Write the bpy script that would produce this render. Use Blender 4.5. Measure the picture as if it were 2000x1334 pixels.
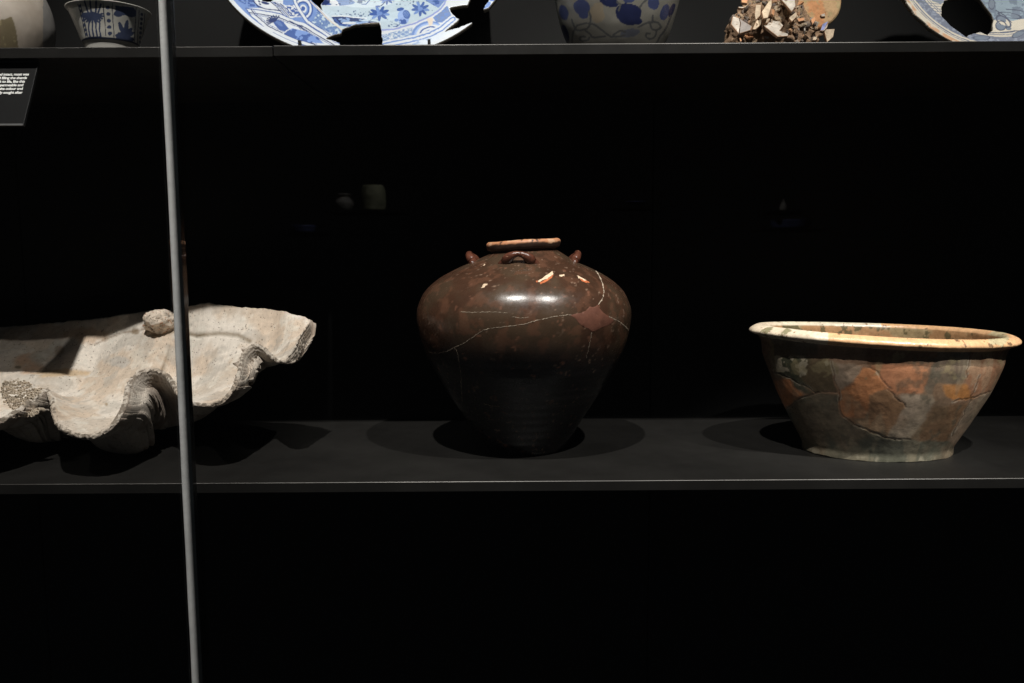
import bpy, bmesh, math, random
import numpy as np
from mathutils import Vector, Matrix

for o in list(bpy.data.objects): bpy.data.objects.remove(o)
S = bpy.context.scene
COL = S.collection
rnd = random.Random(7)
R_ = math.radians

# ------------------------------------------------------------------ camera, world, lamps, exposure
F_PX, PITCH, ROLL, CAM = 1640.0, R_(6.16), R_(-0.35), np.array([0, -1.305, 0.3647])
cam_d = bpy.data.cameras.new('camera'); cam = bpy.data.objects.new('camera', cam_d); COL.objects.link(cam)
cam_d.sensor_width = 36.0; cam_d.lens = 36.0 * F_PX / 2000.0; cam_d.clip_start = 0.02; cam_d.clip_end = 60
cam.matrix_world = Matrix.Translation(Vector(CAM)) @ (Matrix.Rotation(math.pi / 2 - PITCH, 4, 'X') @ Matrix.Rotation(ROLL, 4, 'Z'))
S.camera = cam
W = bpy.data.worlds.new('World'); S.world = W; W.use_nodes = True
W.node_tree.nodes['Background'].inputs[0].default_value = (0.9, 0.95, 1.0, 1)
W.node_tree.nodes['Background'].inputs[1].default_value = 0.02
S.view_settings.view_transform = 'Standard'; S.view_settings.look = 'None'
S.view_settings.exposure = 0.0; S.view_settings.gamma = 1.0

LAMPS = [(-1.75, -1.27, 50, (-0.66, 0.22, 0.15), 20), (-0.32, -1.27, 430, (-0.36, 0.16, 0.30), 40), (1.12, -1.33, 390, (0.45, 0.22, 0.30), 29),
         (2.05, -1.72, 620, (0.70, 0.10, 0.14), 9.5)]           # a row of track spots in front of the case: x, y, watts, aim, cone
for lx, ly, power, aim, cone in LAMPS:
    ld = bpy.data.lights.new('track_spot', 'SPOT'); lo = bpy.data.objects.new('track_spot', ld); COL.objects.link(lo)
    ld.energy = power; ld.color = (1.0, 0.965, 0.915); ld.shadow_soft_size = 0.026
    ld.spot_size = R_(cone); ld.spot_blend = 0.9 if cone < 12 else 0.55
    lo.location = (lx, ly, 3.0)
    lo.rotation_euler = (Vector(aim) - lo.location).to_track_quat('-Z', 'Y').to_euler()

# ------------------------------------------------------------------ layout helpers (camera-calibrated measurements)
def _rm():
    a = math.pi / 2 - PITCH
    rx = np.array([[1, 0, 0], [0, math.cos(a), -math.sin(a)], [0, math.sin(a), math.cos(a)]])
    rz = np.array([[math.cos(ROLL), -math.sin(ROLL), 0], [math.sin(ROLL), math.cos(ROLL), 0], [0, 0, 1]])
    return rx @ rz
RM = _rm()
def ray(px, py):
    return RM @ np.array([(px - 1000) / F_PX, (667 - py) / F_PX, -1.0])
def at(px, py, Y):
    d = ray(px, py); return CAM + d * (Y - CAM[1]) / d[1]
def proj(P):
    q = (np.asarray(P, float) - CAM) @ RM
    return 1000 + F_PX * q[..., 0] / -q[..., 2], 667 - F_PX * q[..., 1] / -q[..., 2]

# ------------------------------------------------------------------ numpy noise and painting helpers
def _hash(i, j, k, seed):
    h = (i * 374761393 + j * 668265263 + k * 2147483647 + seed * 974711) & 0xFFFFFFFF
    h = ((h ^ (h >> 13)) * 1274126177) & 0xFFFFFFFF
    return ((h ^ (h >> 16)) & 0xFFFF) / 65535.0
def noise3(P, scale, seed=0):
    p = np.asarray(P, float) * scale
    i = np.floor(p).astype(np.int64); f = p - i; f = f * f * (3 - 2 * f)
    out = 0
    for dx in (0, 1):
        for dy in (0, 1):
            for dz in (0, 1):
                w = (f[..., 0] if dx else 1 - f[..., 0]) * (f[..., 1] if dy else 1 - f[..., 1]) * (f[..., 2] if dz else 1 - f[..., 2])
                out = out + w * _hash(i[..., 0] + dx, i[..., 1] + dy, i[..., 2] + dz, seed)
    return out
def fbm(P, scale, octv=4, seed=0):
    a, t, n = 1.0, 0, 0
    for o in range(octv):
        t = t + a * noise3(P, scale * 2 ** o, seed + o * 17); n += a; a *= 0.55
    return t / n
def inpoly(x, y, poly):
    r = np.zeros(np.shape(x), bool); n = len(poly)
    for k in range(n):
        x1, y1 = poly[k]; x2, y2 = poly[(k + 1) % n]
        if y1 == y2: continue
        r ^= ((y1 > y) != (y2 > y)) & (x < (x2 - x1) * (y - y1) / (y2 - y1) + x1)
    return r
def pdist(x, y, pts):
    d = np.full(np.shape(x), 1e9)
    for (x1, y1), (x2, y2) in zip(pts[:-1], pts[1:]):
        vx, vy = x2 - x1, y2 - y1; L = vx * vx + vy * vy + 1e-9
        t = np.clip(((x - x1) * vx + (y - y1) * vy) / L, 0, 1)
        d = np.minimum(d, np.hypot(x - x1 - t * vx, y - y1 - t * vy))
    return d
def ell(x, y, cx, cy, rx, ry, ang=0):
    c, s = math.cos(R_(ang)), math.sin(R_(ang)); dx, dy = x - cx, y - cy
    return np.hypot((dx * c + dy * s) / rx, (-dx * s + dy * c) / ry)
def mixc(col, mask, c):
    m = np.asarray(mask, float)[..., None]
    return col * (1 - m) + np.array(c, float) * m
def smooth(a, b, x): t = np.clip((x - a) / (b - a), 0, 1); return t * t * (3 - 2 * t)
def crom(pts, n, closed=False):
    P = np.array(pts, float); m = len(P); out = []
    segs = m if closed else m - 1
    per = np.linspace(0, segs, n, endpoint=not closed)
    for t in per:
        i = min(int(t), segs - 1); f = t - i
        g = (lambda k: P[k % m]) if closed else (lambda k: P[min(max(k, 0), m - 1)])
        a, b, c, d = g(i - 1), g(i), g(i + 1), g(i + 2)
        out.append(0.5 * (2 * b + (c - a) * f + (2 * a - 5 * b + 4 * c - d) * f * f + (3 * b - a - 3 * c + d) * f ** 3))
    return np.array(out)

# ------------------------------------------------------------------ object helpers
def tag(o, label=None, cat=None, group=None, kind=None):
    if label: o['label'] = label
    if cat: o['category'] = cat
    if group: o['group'] = group
    if kind: o['kind'] = kind
    return o
def empty(name, loc, label, cat, group=None):
    o = bpy.data.objects.new(name, None); o.empty_display_size = 0.03; COL.objects.link(o); o.location = loc
    return tag(o, label, cat, group)
def place(name, me, mat, parent=None):
    o = bpy.data.objects.new(name, me); COL.objects.link(o)
    if mat is not None: me.materials.append(mat)
    if parent is not None:
        o.parent = parent
        base = parent.location.copy()
        if parent.parent: base = base + parent.parent.location
        o.location = -base                                       # meshes are written in world metres
    return o
def np_mesh(name, V, Q, colors=None, smooth_=True):
    me = bpy.data.meshes.new(name); V = np.asarray(V, np.float32); Q = np.asarray(Q, np.int32)
    me.vertices.add(len(V)); me.vertices.foreach_set('co', V.ravel())
    n = Q.shape[1]
    me.loops.add(Q.size); me.loops.foreach_set('vertex_index', Q.ravel())
    me.polygons.add(len(Q)); me.polygons.foreach_set('loop_start', np.arange(0, Q.size, n, dtype=np.int32))
    me.polygons.foreach_set('loop_total', np.full(len(Q), n, np.int32))
    me.polygons.foreach_set('use_smooth', np.full(len(Q), smooth_))
    me.update(calc_edges=True)
    if colors is not None:
        a = me.color_attributes.new('paint', 'FLOAT_COLOR', 'POINT')
        c = np.ones((len(V), 4), np.float32); c[:, :3] = np.clip(colors, 0, 1)
        a.data.foreach_set('color', c.ravel())
    me.validate(); return me
def grid_quads(nu, nv, wrap):
    q = []
    iu = np.arange(nu if wrap else nu - 1); iv = np.arange(nv - 1)
    A, B = np.meshgrid(iu, iv, indexing='ij'); A2 = (A + 1) % nu
    return np.stack([A * nv + B, A2 * nv + B, A2 * nv + B + 1, A * nv + B + 1], -1).reshape(-1, 4)
def resample(prof, n):
    P = np.array(prof, float); d = np.r_[0, np.cumsum(np.hypot(*np.diff(P, axis=0).T))]
    C = crom(prof, 1200); dc = np.r_[0, np.cumsum(np.hypot(*np.diff(C, axis=0).T))]
    t = np.linspace(0, dc[-1], n); return np.stack([np.interp(t, dc, C[:, 0]), np.interp(t, dc, C[:, 1])], -1)
def lathe(prof, nu, c):
    th = np.linspace(0, 2 * math.pi, nu, endpoint=False)
    r, z = np.maximum(prof[:, 0], 1e-4), prof[:, 1]
    V = np.stack([c[0] + r[None] * np.cos(th)[:, None], c[1] + r[None] * np.sin(th)[:, None],
                  np.broadcast_to(c[2] + z[None], (nu, len(z)))], -1)
    return V, th
def box(name, a, b, mat, parent=None, bev=0.0):
    bm = bmesh.new(); bmesh.ops.create_cube(bm, size=1)
    a, b = Vector(a), Vector(b)
    for v in bm.verts: v.co = Vector(((a[i] + b[i]) / 2 + v.co[i] * (b[i] - a[i]) for i in range(3)))
    if bev: bmesh.ops.bevel(bm, geom=bm.edges[:], offset=bev, segments=3, affect='EDGES', profile=0.5)
    me = bpy.data.meshes.new(name); bm.to_mesh(me); bm.free()
    return place(name, me, mat, parent)
def tube_mesh(name, pts, rad, n=10, cap=True):
    P = [Vector(p) for p in pts]; bm = bmesh.new(); rings = []
    ref = Vector((0.13, 0.31, 0.94))
    for i, p in enumerate(P):
        t = (P[min(i + 1, len(P) - 1)] - P[max(i - 1, 0)]).normalized()
        a = t.cross(ref).normalized(); b = t.cross(a)
        r = rad[i] if hasattr(rad, '__len__') else rad
        rings.append([bm.verts.new(p + (a * math.cos(k * 2 * math.pi / n) + b * math.sin(k * 2 * math.pi / n)) * r) for k in range(n)])
    for i in range(len(rings) - 1):
        for k in range(n): bm.faces.new((rings[i][k], rings[i][(k + 1) % n], rings[i + 1][(k + 1) % n], rings[i + 1][k]))
    if cap: bm.faces.new(rings[0]); bm.faces.new(rings[-1])
    bmesh.ops.recalc_face_normals(bm, faces=bm.faces[:])
    for f in bm.faces: f.smooth = True
    me = bpy.data.meshes.new(name); bm.to_mesh(me); bm.free(); return me

# ------------------------------------------------------------------ materials
def mat(name, base=(0.5, 0.5, 0.5), rough=0.6, spec=0.5, paint=False, var=0.0, vscale=30, bump=0.0, bscale=120,
        speck=None, metal=0.0, pits=None, rvar=0.0, coat=0.0, bdist=0.002, btype='noise'):
    m = bpy.data.materials.new(name); m.use_nodes = True; nt = m.node_tree; N, L = nt.nodes, nt.links
    b = N['Principled BSDF']; b.inputs['Roughness'].default_value = rough; b.inputs['Metallic'].default_value = metal
    b.inputs['Specular IOR Level'].default_value = spec; b.inputs['Coat Weight'].default_value = coat
    tc = N.new('ShaderNodeTexCoord').outputs['Object']
    if paint:
        a = N.new('ShaderNodeVertexColor'); a.layer_name = 'paint'; col = a.outputs[0]
    else:
        a = N.new('ShaderNodeRGB'); a.outputs[0].default_value = (*base, 1); col = a.outputs[0]
    def noise(sc, det=6, ro=0.6):
        n = N.new('ShaderNodeTexNoise'); n.inputs['Scale'].default_value = sc; n.inputs['Detail'].default_value = det
        n.inputs['Roughness'].default_value = ro; L.new(tc, n.inputs['Vector']); return n.outputs[0]
    def rng(v, a0, a1, b0, b1):
        r = N.new('ShaderNodeMapRange'); r.inputs[1].default_value = a0; r.inputs[2].default_value = a1
        r.inputs[3].default_value = b0; r.inputs[4].default_value = b1; L.new(v, r.inputs[0]); return r.outputs[0]
    def mul(c, f):
        x = N.new('ShaderNodeVectorMath'); x.operation = 'SCALE'; L.new(c, x.inputs[0]); L.new(f, x.inputs['Scale']); return x.outputs[0]
    def mixn(fac, c1, c2):
        x = N.new('ShaderNodeMix'); x.data_type = 'RGBA'; L.new(fac, x.inputs[0]); L.new(c1, x.inputs[6])
        if isinstance(c2, tuple): x.inputs[7].default_value = (*c2, 1)
        else: L.new(c2, x.inputs[7])
        return x.outputs[2]
    if var: col = mul(col, rng(noise(vscale), 0.3, 0.7, 1 - var, 1 + var))
    if speck:                                                    # (colour, scale, threshold)
        col = mixn(rng(noise(speck[1], 3, 0.7), speck[2], speck[2] + 0.03, 0, 1), col, speck[0])
    if pits:                                                     # (colour, scale, radius)
        v = N.new('ShaderNodeTexVoronoi'); v.inputs['Scale'].default_value = pits[1]; L.new(tc, v.inputs['Vector'])
        rr = N.new('ShaderNodeMath'); rr.operation = 'MULTIPLY'; L.new(rng(noise(pits[1] * 0.31, 2), 0.42, 0.62, 0.0, 1.0), rr.inputs[0]); rr.inputs[1].default_value = pits[2]
        lt = N.new('ShaderNodeMath'); lt.operation = 'LESS_THAN'; L.new(v.outputs['Distance'], lt.inputs[0]); L.new(rr.outputs[0], lt.inputs[1])
        col = mixn(lt.outputs[0], col, pits[0])
    L.new(col, b.inputs['Base Color'])
    if rvar: L.new(rng(noise(vscale * 2.3), 0.3, 0.7, rough - rvar, rough + rvar), b.inputs['Roughness'])
    if bump:
        bp = N.new('ShaderNodeBump'); bp.inputs['Strength'].default_value = bump; bp.inputs['Distance'].default_value = bdist
        L.new(noise(bscale, 8, 0.65), bp.inputs['Height']); L.new(bp.outputs[0], b.inputs['Normal'])
    return m

M_SHELF = mat('black_powder_coat', (0.0112, 0.0106, 0.0098), 0.45, 0.2, var=0.22, vscale=7, bump=0.08, bscale=900, bdist=0.0004, rvar=0.06, speck=((0.035, 0.033, 0.03), 520, 0.735))
M_EDGE = mat('shelf_arris_glint', (0.05, 0.047, 0.044), 0.36, 0.45, var=0.85, vscale=1.7, metal=0.6)  # paler, uneven tone stands in for light glinting off the bevel
M_WALL = mat('black_wall_panel', (0.0068, 0.0067, 0.0065), 0.7, 0.15, var=0.12, vscale=5, bump=0.05, bscale=500, bdist=0.0004)
M_STEEL = mat('black_peg_metal', (0.012, 0.012, 0.013), 0.45, 0.4, var=0.1)
M_LABEL = mat('charcoal_label_board', (0.0052, 0.0052, 0.0054), 0.7, 0.12, var=0.08)
M_LABEL_EDGE = mat('grey_label_edge', (0.055, 0.055, 0.055), 0.5, 0.4)
M_TEXT = mat('white_print', (0.75, 0.75, 0.73), 0.7, 0.2)

# ------------------------------------------------------------------ case: back wall, shelves, glass
ZU, YU, TH = 0.6945, 0.085, 0.0165
back = tag(bpy.data.objects.new('back_wall', None), kind='structure'); COL.objects.link(back)
sx = at(1271, 760, 0.5)[0]
for a, b in ((-1.9, sx - 1.35), (sx - 1.347, sx - 0.0013), (sx + 0.0013, sx + 1.347), (sx + 1.35, 2.4)):
    box('panel', (a, 0.503, -0.75), (b, 0.53, 1.5), M_WALL, back, 0.0012)
box('panel_backing', (-1.9, 0.531, -0.75), (2.4, 0.545, 1.5), M_WALL, back)

def shelf(x0, x1, y0, z, label):
    e = empty('display_shelf', ((x0 + x1) / 2, y0, z - TH), label, 'shelf', 'black shelves of the display case')
    box('board', (x0, y0, z - TH), (x1, 0.5, z), M_SHELF, e, 0.0009)
    n = 160; xs = np.linspace(x0 + 0.001, x1 - 0.001, n)           # paler strip on the top front arris, painting in its glint
    w = 0.0009 + 0.0005 * fbm(np.stack([xs, xs * 0, xs * 0], -1), 9, 3, 5)
    a = np.stack([xs, np.full(n, y0 - 0.0003), z - w], -1); b = np.stack([xs, y0 + w, np.full(n, z + 0.0003)], -1)
    m_ = np.stack([xs, np.full(n, y0 + 0.00005), np.full(n, z - 0.00005)], -1)
    V = np.concatenate([a, m_, b]); i = np.arange(n - 1)
    Q = np.concatenate([np.stack([i, i + 1, n + i + 1, n + i], -1), np.stack([n + i, n + i + 1, 2 * n + i + 1, 2 * n + i], -1)])
    place('front_arris', np_mesh('front_arris', V, Q), M_EDGE, e)
    return e
jx = at(533, 95, YU)[0]
shelf(-1.9, 2.4, 0.0, 0.0, 'wide dark shelf carrying the clam shell, brown jar and orange bowl')
shelf(jx + 0.0006, 2.4, YU, ZU, 'long upper shelf board carrying the broken plates and shell lump')
shelf(-1.9, jx - 0.0006, YU, ZU - 0.0010, 'upper shelf board above the clam, beside the black label')

def glass_mat():
    m = bpy.data.materials.new('clear_case_glass'); m.use_nodes = True; nt = m.node_tree; N, L = nt.nodes, nt.links
    N.remove(N['Principled BSDF']); out = N['Material Output']
    lw = N.new('ShaderNodeLayerWeight'); lw.inputs[0].default_value = 0.5
    p = N.new('ShaderNodeMath'); p.operation = 'POWER'; L.new(lw.outputs['Facing'], p.inputs[0]); p.inputs[1].default_value = 5
    k = N.new('ShaderNodeMath'); k.operation = 'MULTIPLY_ADD'; L.new(p.outputs[0], k.inputs[0]); k.inputs[1].default_value = 0.7; k.inputs[2].default_value = 0.015
    t = N.new('ShaderNodeBsdfTransparent'); t.inputs[0].default_value = (0.985, 0.99, 0.987, 1)
    g = N.new('ShaderNodeBsdfGlossy'); g.inputs['Roughness'].default_value = 0.0
    x = N.new('ShaderNodeMixShader'); L.new(k.outputs[0], x.inputs[0]); L.new(t.outputs[0], x.inputs[1]); L.new(g.outputs[0], x.inputs[2])
    L.new(x.outputs[0], out.inputs['Surface']); return m
M_GLASS = glass_mat()
YG = -0.62
gx = at(347, 667, YG)[0]
def strip_mat():
    m = mat('grey_silicone_joint', (0.78, 0.79, 0.77), 0.4, 0.45, var=0.12, vscale=40, bump=0.1, bscale=200)
    return m
M_STRIP = strip_mat(); M_GASKET = mat('dark_glass_edge', (0.010, 0.012, 0.013), 0.25, 0.5, var=0.3)
js = empty('glazing_screen', (gx, YG, -0.75), 'clear glazed case screen with a thin pale grey upright joint', 'screen')
box('glass_pane', (-1.6, YG, -0.75), (gx - 0.0042, YG + 0.010, 1.35), M_GLASS, js)
box('glass_pane', (gx + 0.0068, YG, -0.75), (2.1, YG + 0.010, 1.35), M_GLASS, js)
nz = 160; zz = np.linspace(-0.75, 1.35, nz); ring = []
ang = np.linspace(0, 2 * math.pi, 20, endpoint=False)
wv = (fbm(np.stack([zz * 0, zz * 0, zz], -1), 14, 3, 2) - 0.5) * 0.0009
cx_, cy_ = np.sign(np.cos(ang)) * np.abs(np.cos(ang)) ** 0.9 * 0.0031, np.sign(np.sin(ang)) * np.abs(np.sin(ang)) ** 0.9 * 0.0050
V = np.stack([gx + cx_[:, None] + wv[None] * (cx_[:, None] < 0), np.broadcast_to(YG + 0.004 + cy_[:, None], (20, nz)), np.broadcast_to(zz[None], (20, nz))], -1)
place('joint_strip', np_mesh('joint_strip', V.reshape(-1, 3), grid_quads(20, nz, True)), M_STRIP, js)
box('pane_edge', (gx + 0.0035, YG + 0.001, -0.75), (gx + 0.0066, YG + 0.0095, 1.35), M_GASKET, js, 0.0008)

# ------------------------------------------------------------------ label hanging under the upper shelf
XL = at(75, 120, 0.10)[0]
ZL0 = at(75, 120, 0.10)[2]; YL1 = min(np.linspace(-0.05, 0.1, 600), key=lambda q: abs(at(45, 245, q)[0] - XL)); ZL1 = at(45, 245, YL1)[2]
lab = empty('exhibit_label', (XL - 0.12, 0.07, ZL1), 'black sloping text label hanging below the upper shelf', 'label')
p0, p1 = np.array([XL, 0.10, ZL0]), np.array([XL, YL1, ZL1])
dn = (p1 - p0); hgt = np.linalg.norm(dn); dn /= hgt; nrm = np.cross([1, 0, 0], dn); nrm = nrm / np.linalg.norm(nrm)
if nrm[1] > 0: nrm = -nrm
LM = Matrix(((1, -dn[0], nrm[0], p0[0]), (0, -dn[1], nrm[1], p0[1]), (0, -dn[2], nrm[2], p0[2]), (0, 0, 0, 1)))   # local x right, y up the board, z out
def lab_box(name, a, b, m):
    o = box(name, a, b, m); o.data.transform(LM); o.parent = lab; o.location = -lab.location; return o
lab_box('board', (-0.26, -hgt, -0.004), (0, 0, 0), M_LABEL)
lab_box('edge_top', (-0.26, -0.0018, 0.0002), (0, 0.0006, 0.0012), M_LABEL_EDGE)
lab_box('edge_bottom', (-0.26, -hgt - 0.0006, 0.0002), (0, -hgt + 0.0028, 0.0012), M_LABEL_EDGE)
lab_box('edge_side', (0.0003, -hgt, -0.004), (0.001, 0, 0.0008), M_STEEL)
box('hanger', (XL - 0.22, 0.103, ZL0 - 0.004), (XL - 0.20, 0.13, ZU - 0.0010 - TH + 0.0006), M_STEEL, lab)
box('hanger', (XL - 0.07, 0.103, ZL0 - 0.004), (XL - 0.05, 0.13, ZU - 0.0010 - TH + 0.0006), M_STEEL, lab)
lines = [('rged intact, most was', 57, 145.5), ('nd filling the sherds', 53, 152.5), ('ack to life, like this', 49, 159.5),
         ('impermeable and', 46, 166.5), ('white colour and', 45, 173.5), ('ghly sought after', 44, 181)]
LMi = LM.inverted()
def on_label(px, py):
    d = Vector(ray(px, py)); o = LMi @ Vector(CAM); dl = LMi.to_3x3() @ d; t = -o.z / dl.z; q = o + dl * t; return q.x, q.y
for s, ex, ey in lines:
    cu = bpy.data.curves.new('text', 'FONT'); cu.body = s; cu.size = 0.0068; cu.align_x = 'RIGHT'; cu.align_y = 'CENTER'; cu.offset = 0.00016; cu.space_character = 0.93
    to = bpy.data.objects.new('text_tmp', cu); COL.objects.link(to)
    bpy.context.view_layer.update()
    me = bpy.data.meshes.new_from_object(to.evaluated_get(bpy.context.evaluated_depsgraph_get()))
    bpy.data.objects.remove(to)
    x, y = on_label(ex, ey); me.transform(LM @ Matrix.Translation((x, y, 0.0004)))
    me.materials.clear(); place('text_line', me, M_TEXT, lab)

# ------------------------------------------------------------------ brown storage jar
JC = np.array([0.0219, 0.234, 0.0])
jp = [(0.0, 0.0), (0.066, 0.0), (0.0735, 0.002), (0.0765, 0.007), (0.083, 0.016), (0.0908, 0.028), (0.1078, 0.056), (0.1341, 0.0965), (0.1546, 0.133), (0.1685, 0.157), (0.1832, 0.190), (0.1914, 0.2165), (0.1957, 0.243), (0.1936, 0.2645), (0.181, 0.2915),
      (0.1573, 0.3135), (0.1272, 0.3305), (0.0981, 0.3435), (0.082, 0.3515), (0.066, 0.3602), (0.0600, 0.3635), (0.0583, 0.3660)]
jprof = resample(jp, 300)
jr = lambda z: np.interp(z, jprof[60:, 1], jprof[60:, 0])
def on_jar(px, py, off=0.0004):
    d = ray(px, py); d = d / np.linalg.norm(d)
    t = np.linspace(1.1, 1.85, 3000); P = CAM + t[:, None] * d
    rr = np.hypot(P[:, 0] - JC[0], P[:, 1] - JC[1]); h = np.where((rr < jr(P[:, 2])) & (P[:, 2] > 0) & (P[:, 2] < 0.366))[0]
    k = h[0] if len(h) else int(np.argmin(rr - jr(P[:, 2])))
    p = P[k]; n = np.array([p[0] - JC[0], p[1] - JC[1], 0]); n /= np.linalg.norm(n)
    sl = (jr(p[2] + 0.004) - jr(p[2] - 0.004)) / 0.008; n[2] = -sl; n /= np.linalg.norm(n)
    ra = jr(p[2]); ax = np.array([p[0] - JC[0], p[1] - JC[1]]); ax = ax / np.linalg.norm(ax)
    q = np.array([JC[0] + ax[0] * ra, JC[1] + ax[1] * ra, p[2]])
    q[:2] += ax * (fbm(q[None], 11, 3, 3)[0] - 0.5) * 0.003
    return q + n * off, n
jar = empty('storage_jar', JC, 'tall dark brown glazed jar with white cracks and small shoulder handles', 'jar')
V, th = lathe(jprof, 420, JC)
dirn = np.stack([np.cos(th), np.sin(th), th * 0], -1)
nz_ = fbm(V, 11, 3, 3) - 0.5
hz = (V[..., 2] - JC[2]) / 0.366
throwing = 0.00022 * np.sin(V[..., 2] * 420 + 1.5 * np.sin(th)[:, None] * 1) * (1 - smooth(0.25, 0.6, hz))
V[..., :2] += (dirn[:, None, :2]) * ((nz_ * 0.003 + throwing) * smooth(0.0, 0.1, hz) * (1 - smooth(0.93, 1.0, hz)))[..., None]
V[..., 2] += 0.0032 * np.cos(th)[:, None] * smooth(0.93, 1.0, hz)
n1, n2, n3 = fbm(V, 14, 5, 9), fbm(V, 60, 4, 4), fbm(V, 5, 3, 21)
colr = np.empty(V.shape); colr[:] = (0.050, 0.0245, 0.0145)
colr = mixc(colr, smooth(0.45, 0.62, n1) * 0.8, (0.056, 0.036, 0.022))
colr = mixc(colr, smooth(0.52, 0.62, n2) * 0.5, (0.11, 0.050, 0.029))
colr = mixc(colr, (1 - smooth(0.45, 0.62, hz + (n3 - 0.5) * 0.25)) * 0.95, (0.0085, 0.0078, 0.0085))  # lower half nearly black: shade below the belly painted into the glaze
colr = mixc(colr, (smooth(0.735, 0.76, fbm(V, 170, 3, 12)) * smooth(0.42, 0.6, n3 + 0.06)) * 0.6, (0.26, 0.17, 0.12))
colr = mixc(colr, smooth(0.745, 0.77, fbm(V, 110, 3, 33)) * 0.5, (0.20, 0.09, 0.055))
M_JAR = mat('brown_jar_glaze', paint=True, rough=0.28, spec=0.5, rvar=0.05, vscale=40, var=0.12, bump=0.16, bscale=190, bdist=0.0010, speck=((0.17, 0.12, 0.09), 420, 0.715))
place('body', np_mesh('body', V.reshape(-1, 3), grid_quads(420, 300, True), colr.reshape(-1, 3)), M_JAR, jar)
# rim: rolled lip with worn orange top
rp = resample([(0.0555, 0.352), (0.0585, 0.3635), (0.0595, 0.3665), (0.0650, 0.3690), (0.0672, 0.3735), (0.0678, 0.3785), (0.0655, 0.3825), (0.0610, 0.3838), (0.0565, 0.3825), (0.0545, 0.378), (0.0535, 0.366), (0.058, 0.345), (0.09, 0.331)], 70)
V, th = lathe(rp, 200, JC)
V[..., 2] += (0.0034 * np.cos(th)[:, None] + 0.0006 * np.sin(3 * th)[:, None]) * smooth(0.355, 0.366, V[..., 2])
V += ((fbm(V, 90, 3, 8) - 0.5) * 0.0016)[..., None]
hz = np.broadcast_to(rp[:, 1][None], V.shape[:2]); nn = fbm(V, 70, 4, 5)
topm = smooth(0.3770, 0.3792, hz + (nn - 0.5) * 0.006)
colr = np.empty(V.shape); colr[:] = (0.04, 0.022, 0.015)
colr = mixc(colr, topm, (0.44, 0.20, 0.10)); colr = mixc(colr, topm * smooth(0.5, 0.6, fbm(V, 40, 3, 2)), (0.55, 0.33, 0.20))
colr = mixc(colr, smooth(0.64, 0.68, fbm(V, 110, 3, 77)), (0.05, 0.028, 0.02))
M_RIM = mat('worn_jar_rim', paint=True, rough=0.5, spec=0.35, bump=0.3, bscale=260, bdist=0.001)
place('rim', np_mesh('rim', V.reshape(-1, 3), grid_quads(200, 70, True), colr.reshape(-1, 3)), M_RIM, jar)
M_LUG = mat('handle_glaze', (0.085, 0.030, 0.018), 0.26, 0.55, var=0.4, vscale=90, bump=0.35, bscale=180, bdist=0.0015, speck=((0.42, 0.24, 0.15), 260, 0.66))
for a in (-96, 176, 2, 86):
    c, s = math.cos(R_(a)), math.sin(R_(a)); er = np.array([c, s, 0]); et = np.array([-s, c, 0]); pts, rad = [], []
    for k in range(25):
        u = -1 + 2 * k / 24
        h = 0.0140 * max(0, 1 - (abs(u) / 0.66) ** 2.4) - 0.0015 * abs(u) ** 3
        r0 = 0.0865 + 0.0055 * abs(u); off = np.hypot(r0, 0.036 * u) - r0
        zb = np.interp(np.hypot(r0, 0.036 * u), jprof[::-1, 0][:90], jprof[::-1, 1][:90]) if False else 0.3495 - 0.46 * off - 0.0024 * abs(u)
        pts.append(JC + er * (r0 + h * 0.85) + et * 0.036 * u + np.array([0, 0, zb + h * 0.78 - 0.001]))
        rad.append(np.interp(abs(u), [0, 0.3, 0.55, 0.8, 1], [0.0054, 0.0064, 0.0092, 0.0072, 0.0022]) + 0.0006 * math.sin(7 * u + a))
    place('handle', tube_mesh('handle', pts, rad, 14), M_LUG, jar)
M_CRACK = mat('pale_crack_filler', (0.42, 0.34, 0.26), 0.8, 0.2, var=0.5, vscale=160)
def jx_(p): return 790 + p[0] * 0.36, 440 + p[1] * 0.36
def crack(pts, w, seed, conv=jx_, surf=on_jar, parent=None, m=None, name='crack'):
    P = crom([conv(p) for p in pts], max(12, len(pts) * 9)); r = random.Random(seed); L_, R2 = [], []
    for i in range(len(P)):
        t = P[min(i + 1, len(P) - 1)] - P[max(i - 1, 0)]; t = t / (np.linalg.norm(t) + 1e-9); n = np.array([-t[1], t[0]])
        j = P[i] + n * r.uniform(-0.7, 0.7); ww = w * r.uniform(0.12, 1.4) * (0.25 if i in (0, len(P) - 1) else 1)
        L_.append(surf(*(j + n * ww), 0.0004)[0]); R2.append(surf(*(j - n * ww), 0.0004)[0])
    n = len(P); i = np.arange(n - 1)
    return place(name, np_mesh(name, np.array(L_ + R2), np.stack([i, i + 1, n + i + 1, n + i], -1)), m or M_CRACK, parent)
crack([(130, 685), (180, 693), (230, 682), (270, 662), (320, 640), (380, 600), (440, 565), (520, 553), (640, 538), (720, 515), (800, 498), (870, 487), (905, 485)], 0.45, 1, parent=jar)
crack([(1105, 493), (1160, 520), (1195, 545), (1218, 570)], 0.6, 2, parent=jar)
crack([(1030, 235), (1055, 270), (1072, 310), (1080, 350), (1075, 390), (1050, 432)], 0.85, 3, parent=jar)
crack([(270, 662), (288, 690), (297, 740), (305, 800), (308, 880), (315, 960)], 0.4, 4, parent=jar)
crack([(1015, 580), (1008, 620), (995, 680), (985, 720)], 0.35, 5, parent=jar)
crack([(300, 470), (380, 472), (470, 470), (560, 476)], 0.3, 6, parent=jar, name='scratch')
crack([(580, 497), (640, 503), (675, 497)], 0.3, 7, parent=jar, name='scratch')
crack([(430, 968), (470, 978), (515, 982)], 0.45, 8, parent=jar, name='scratch')
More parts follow.
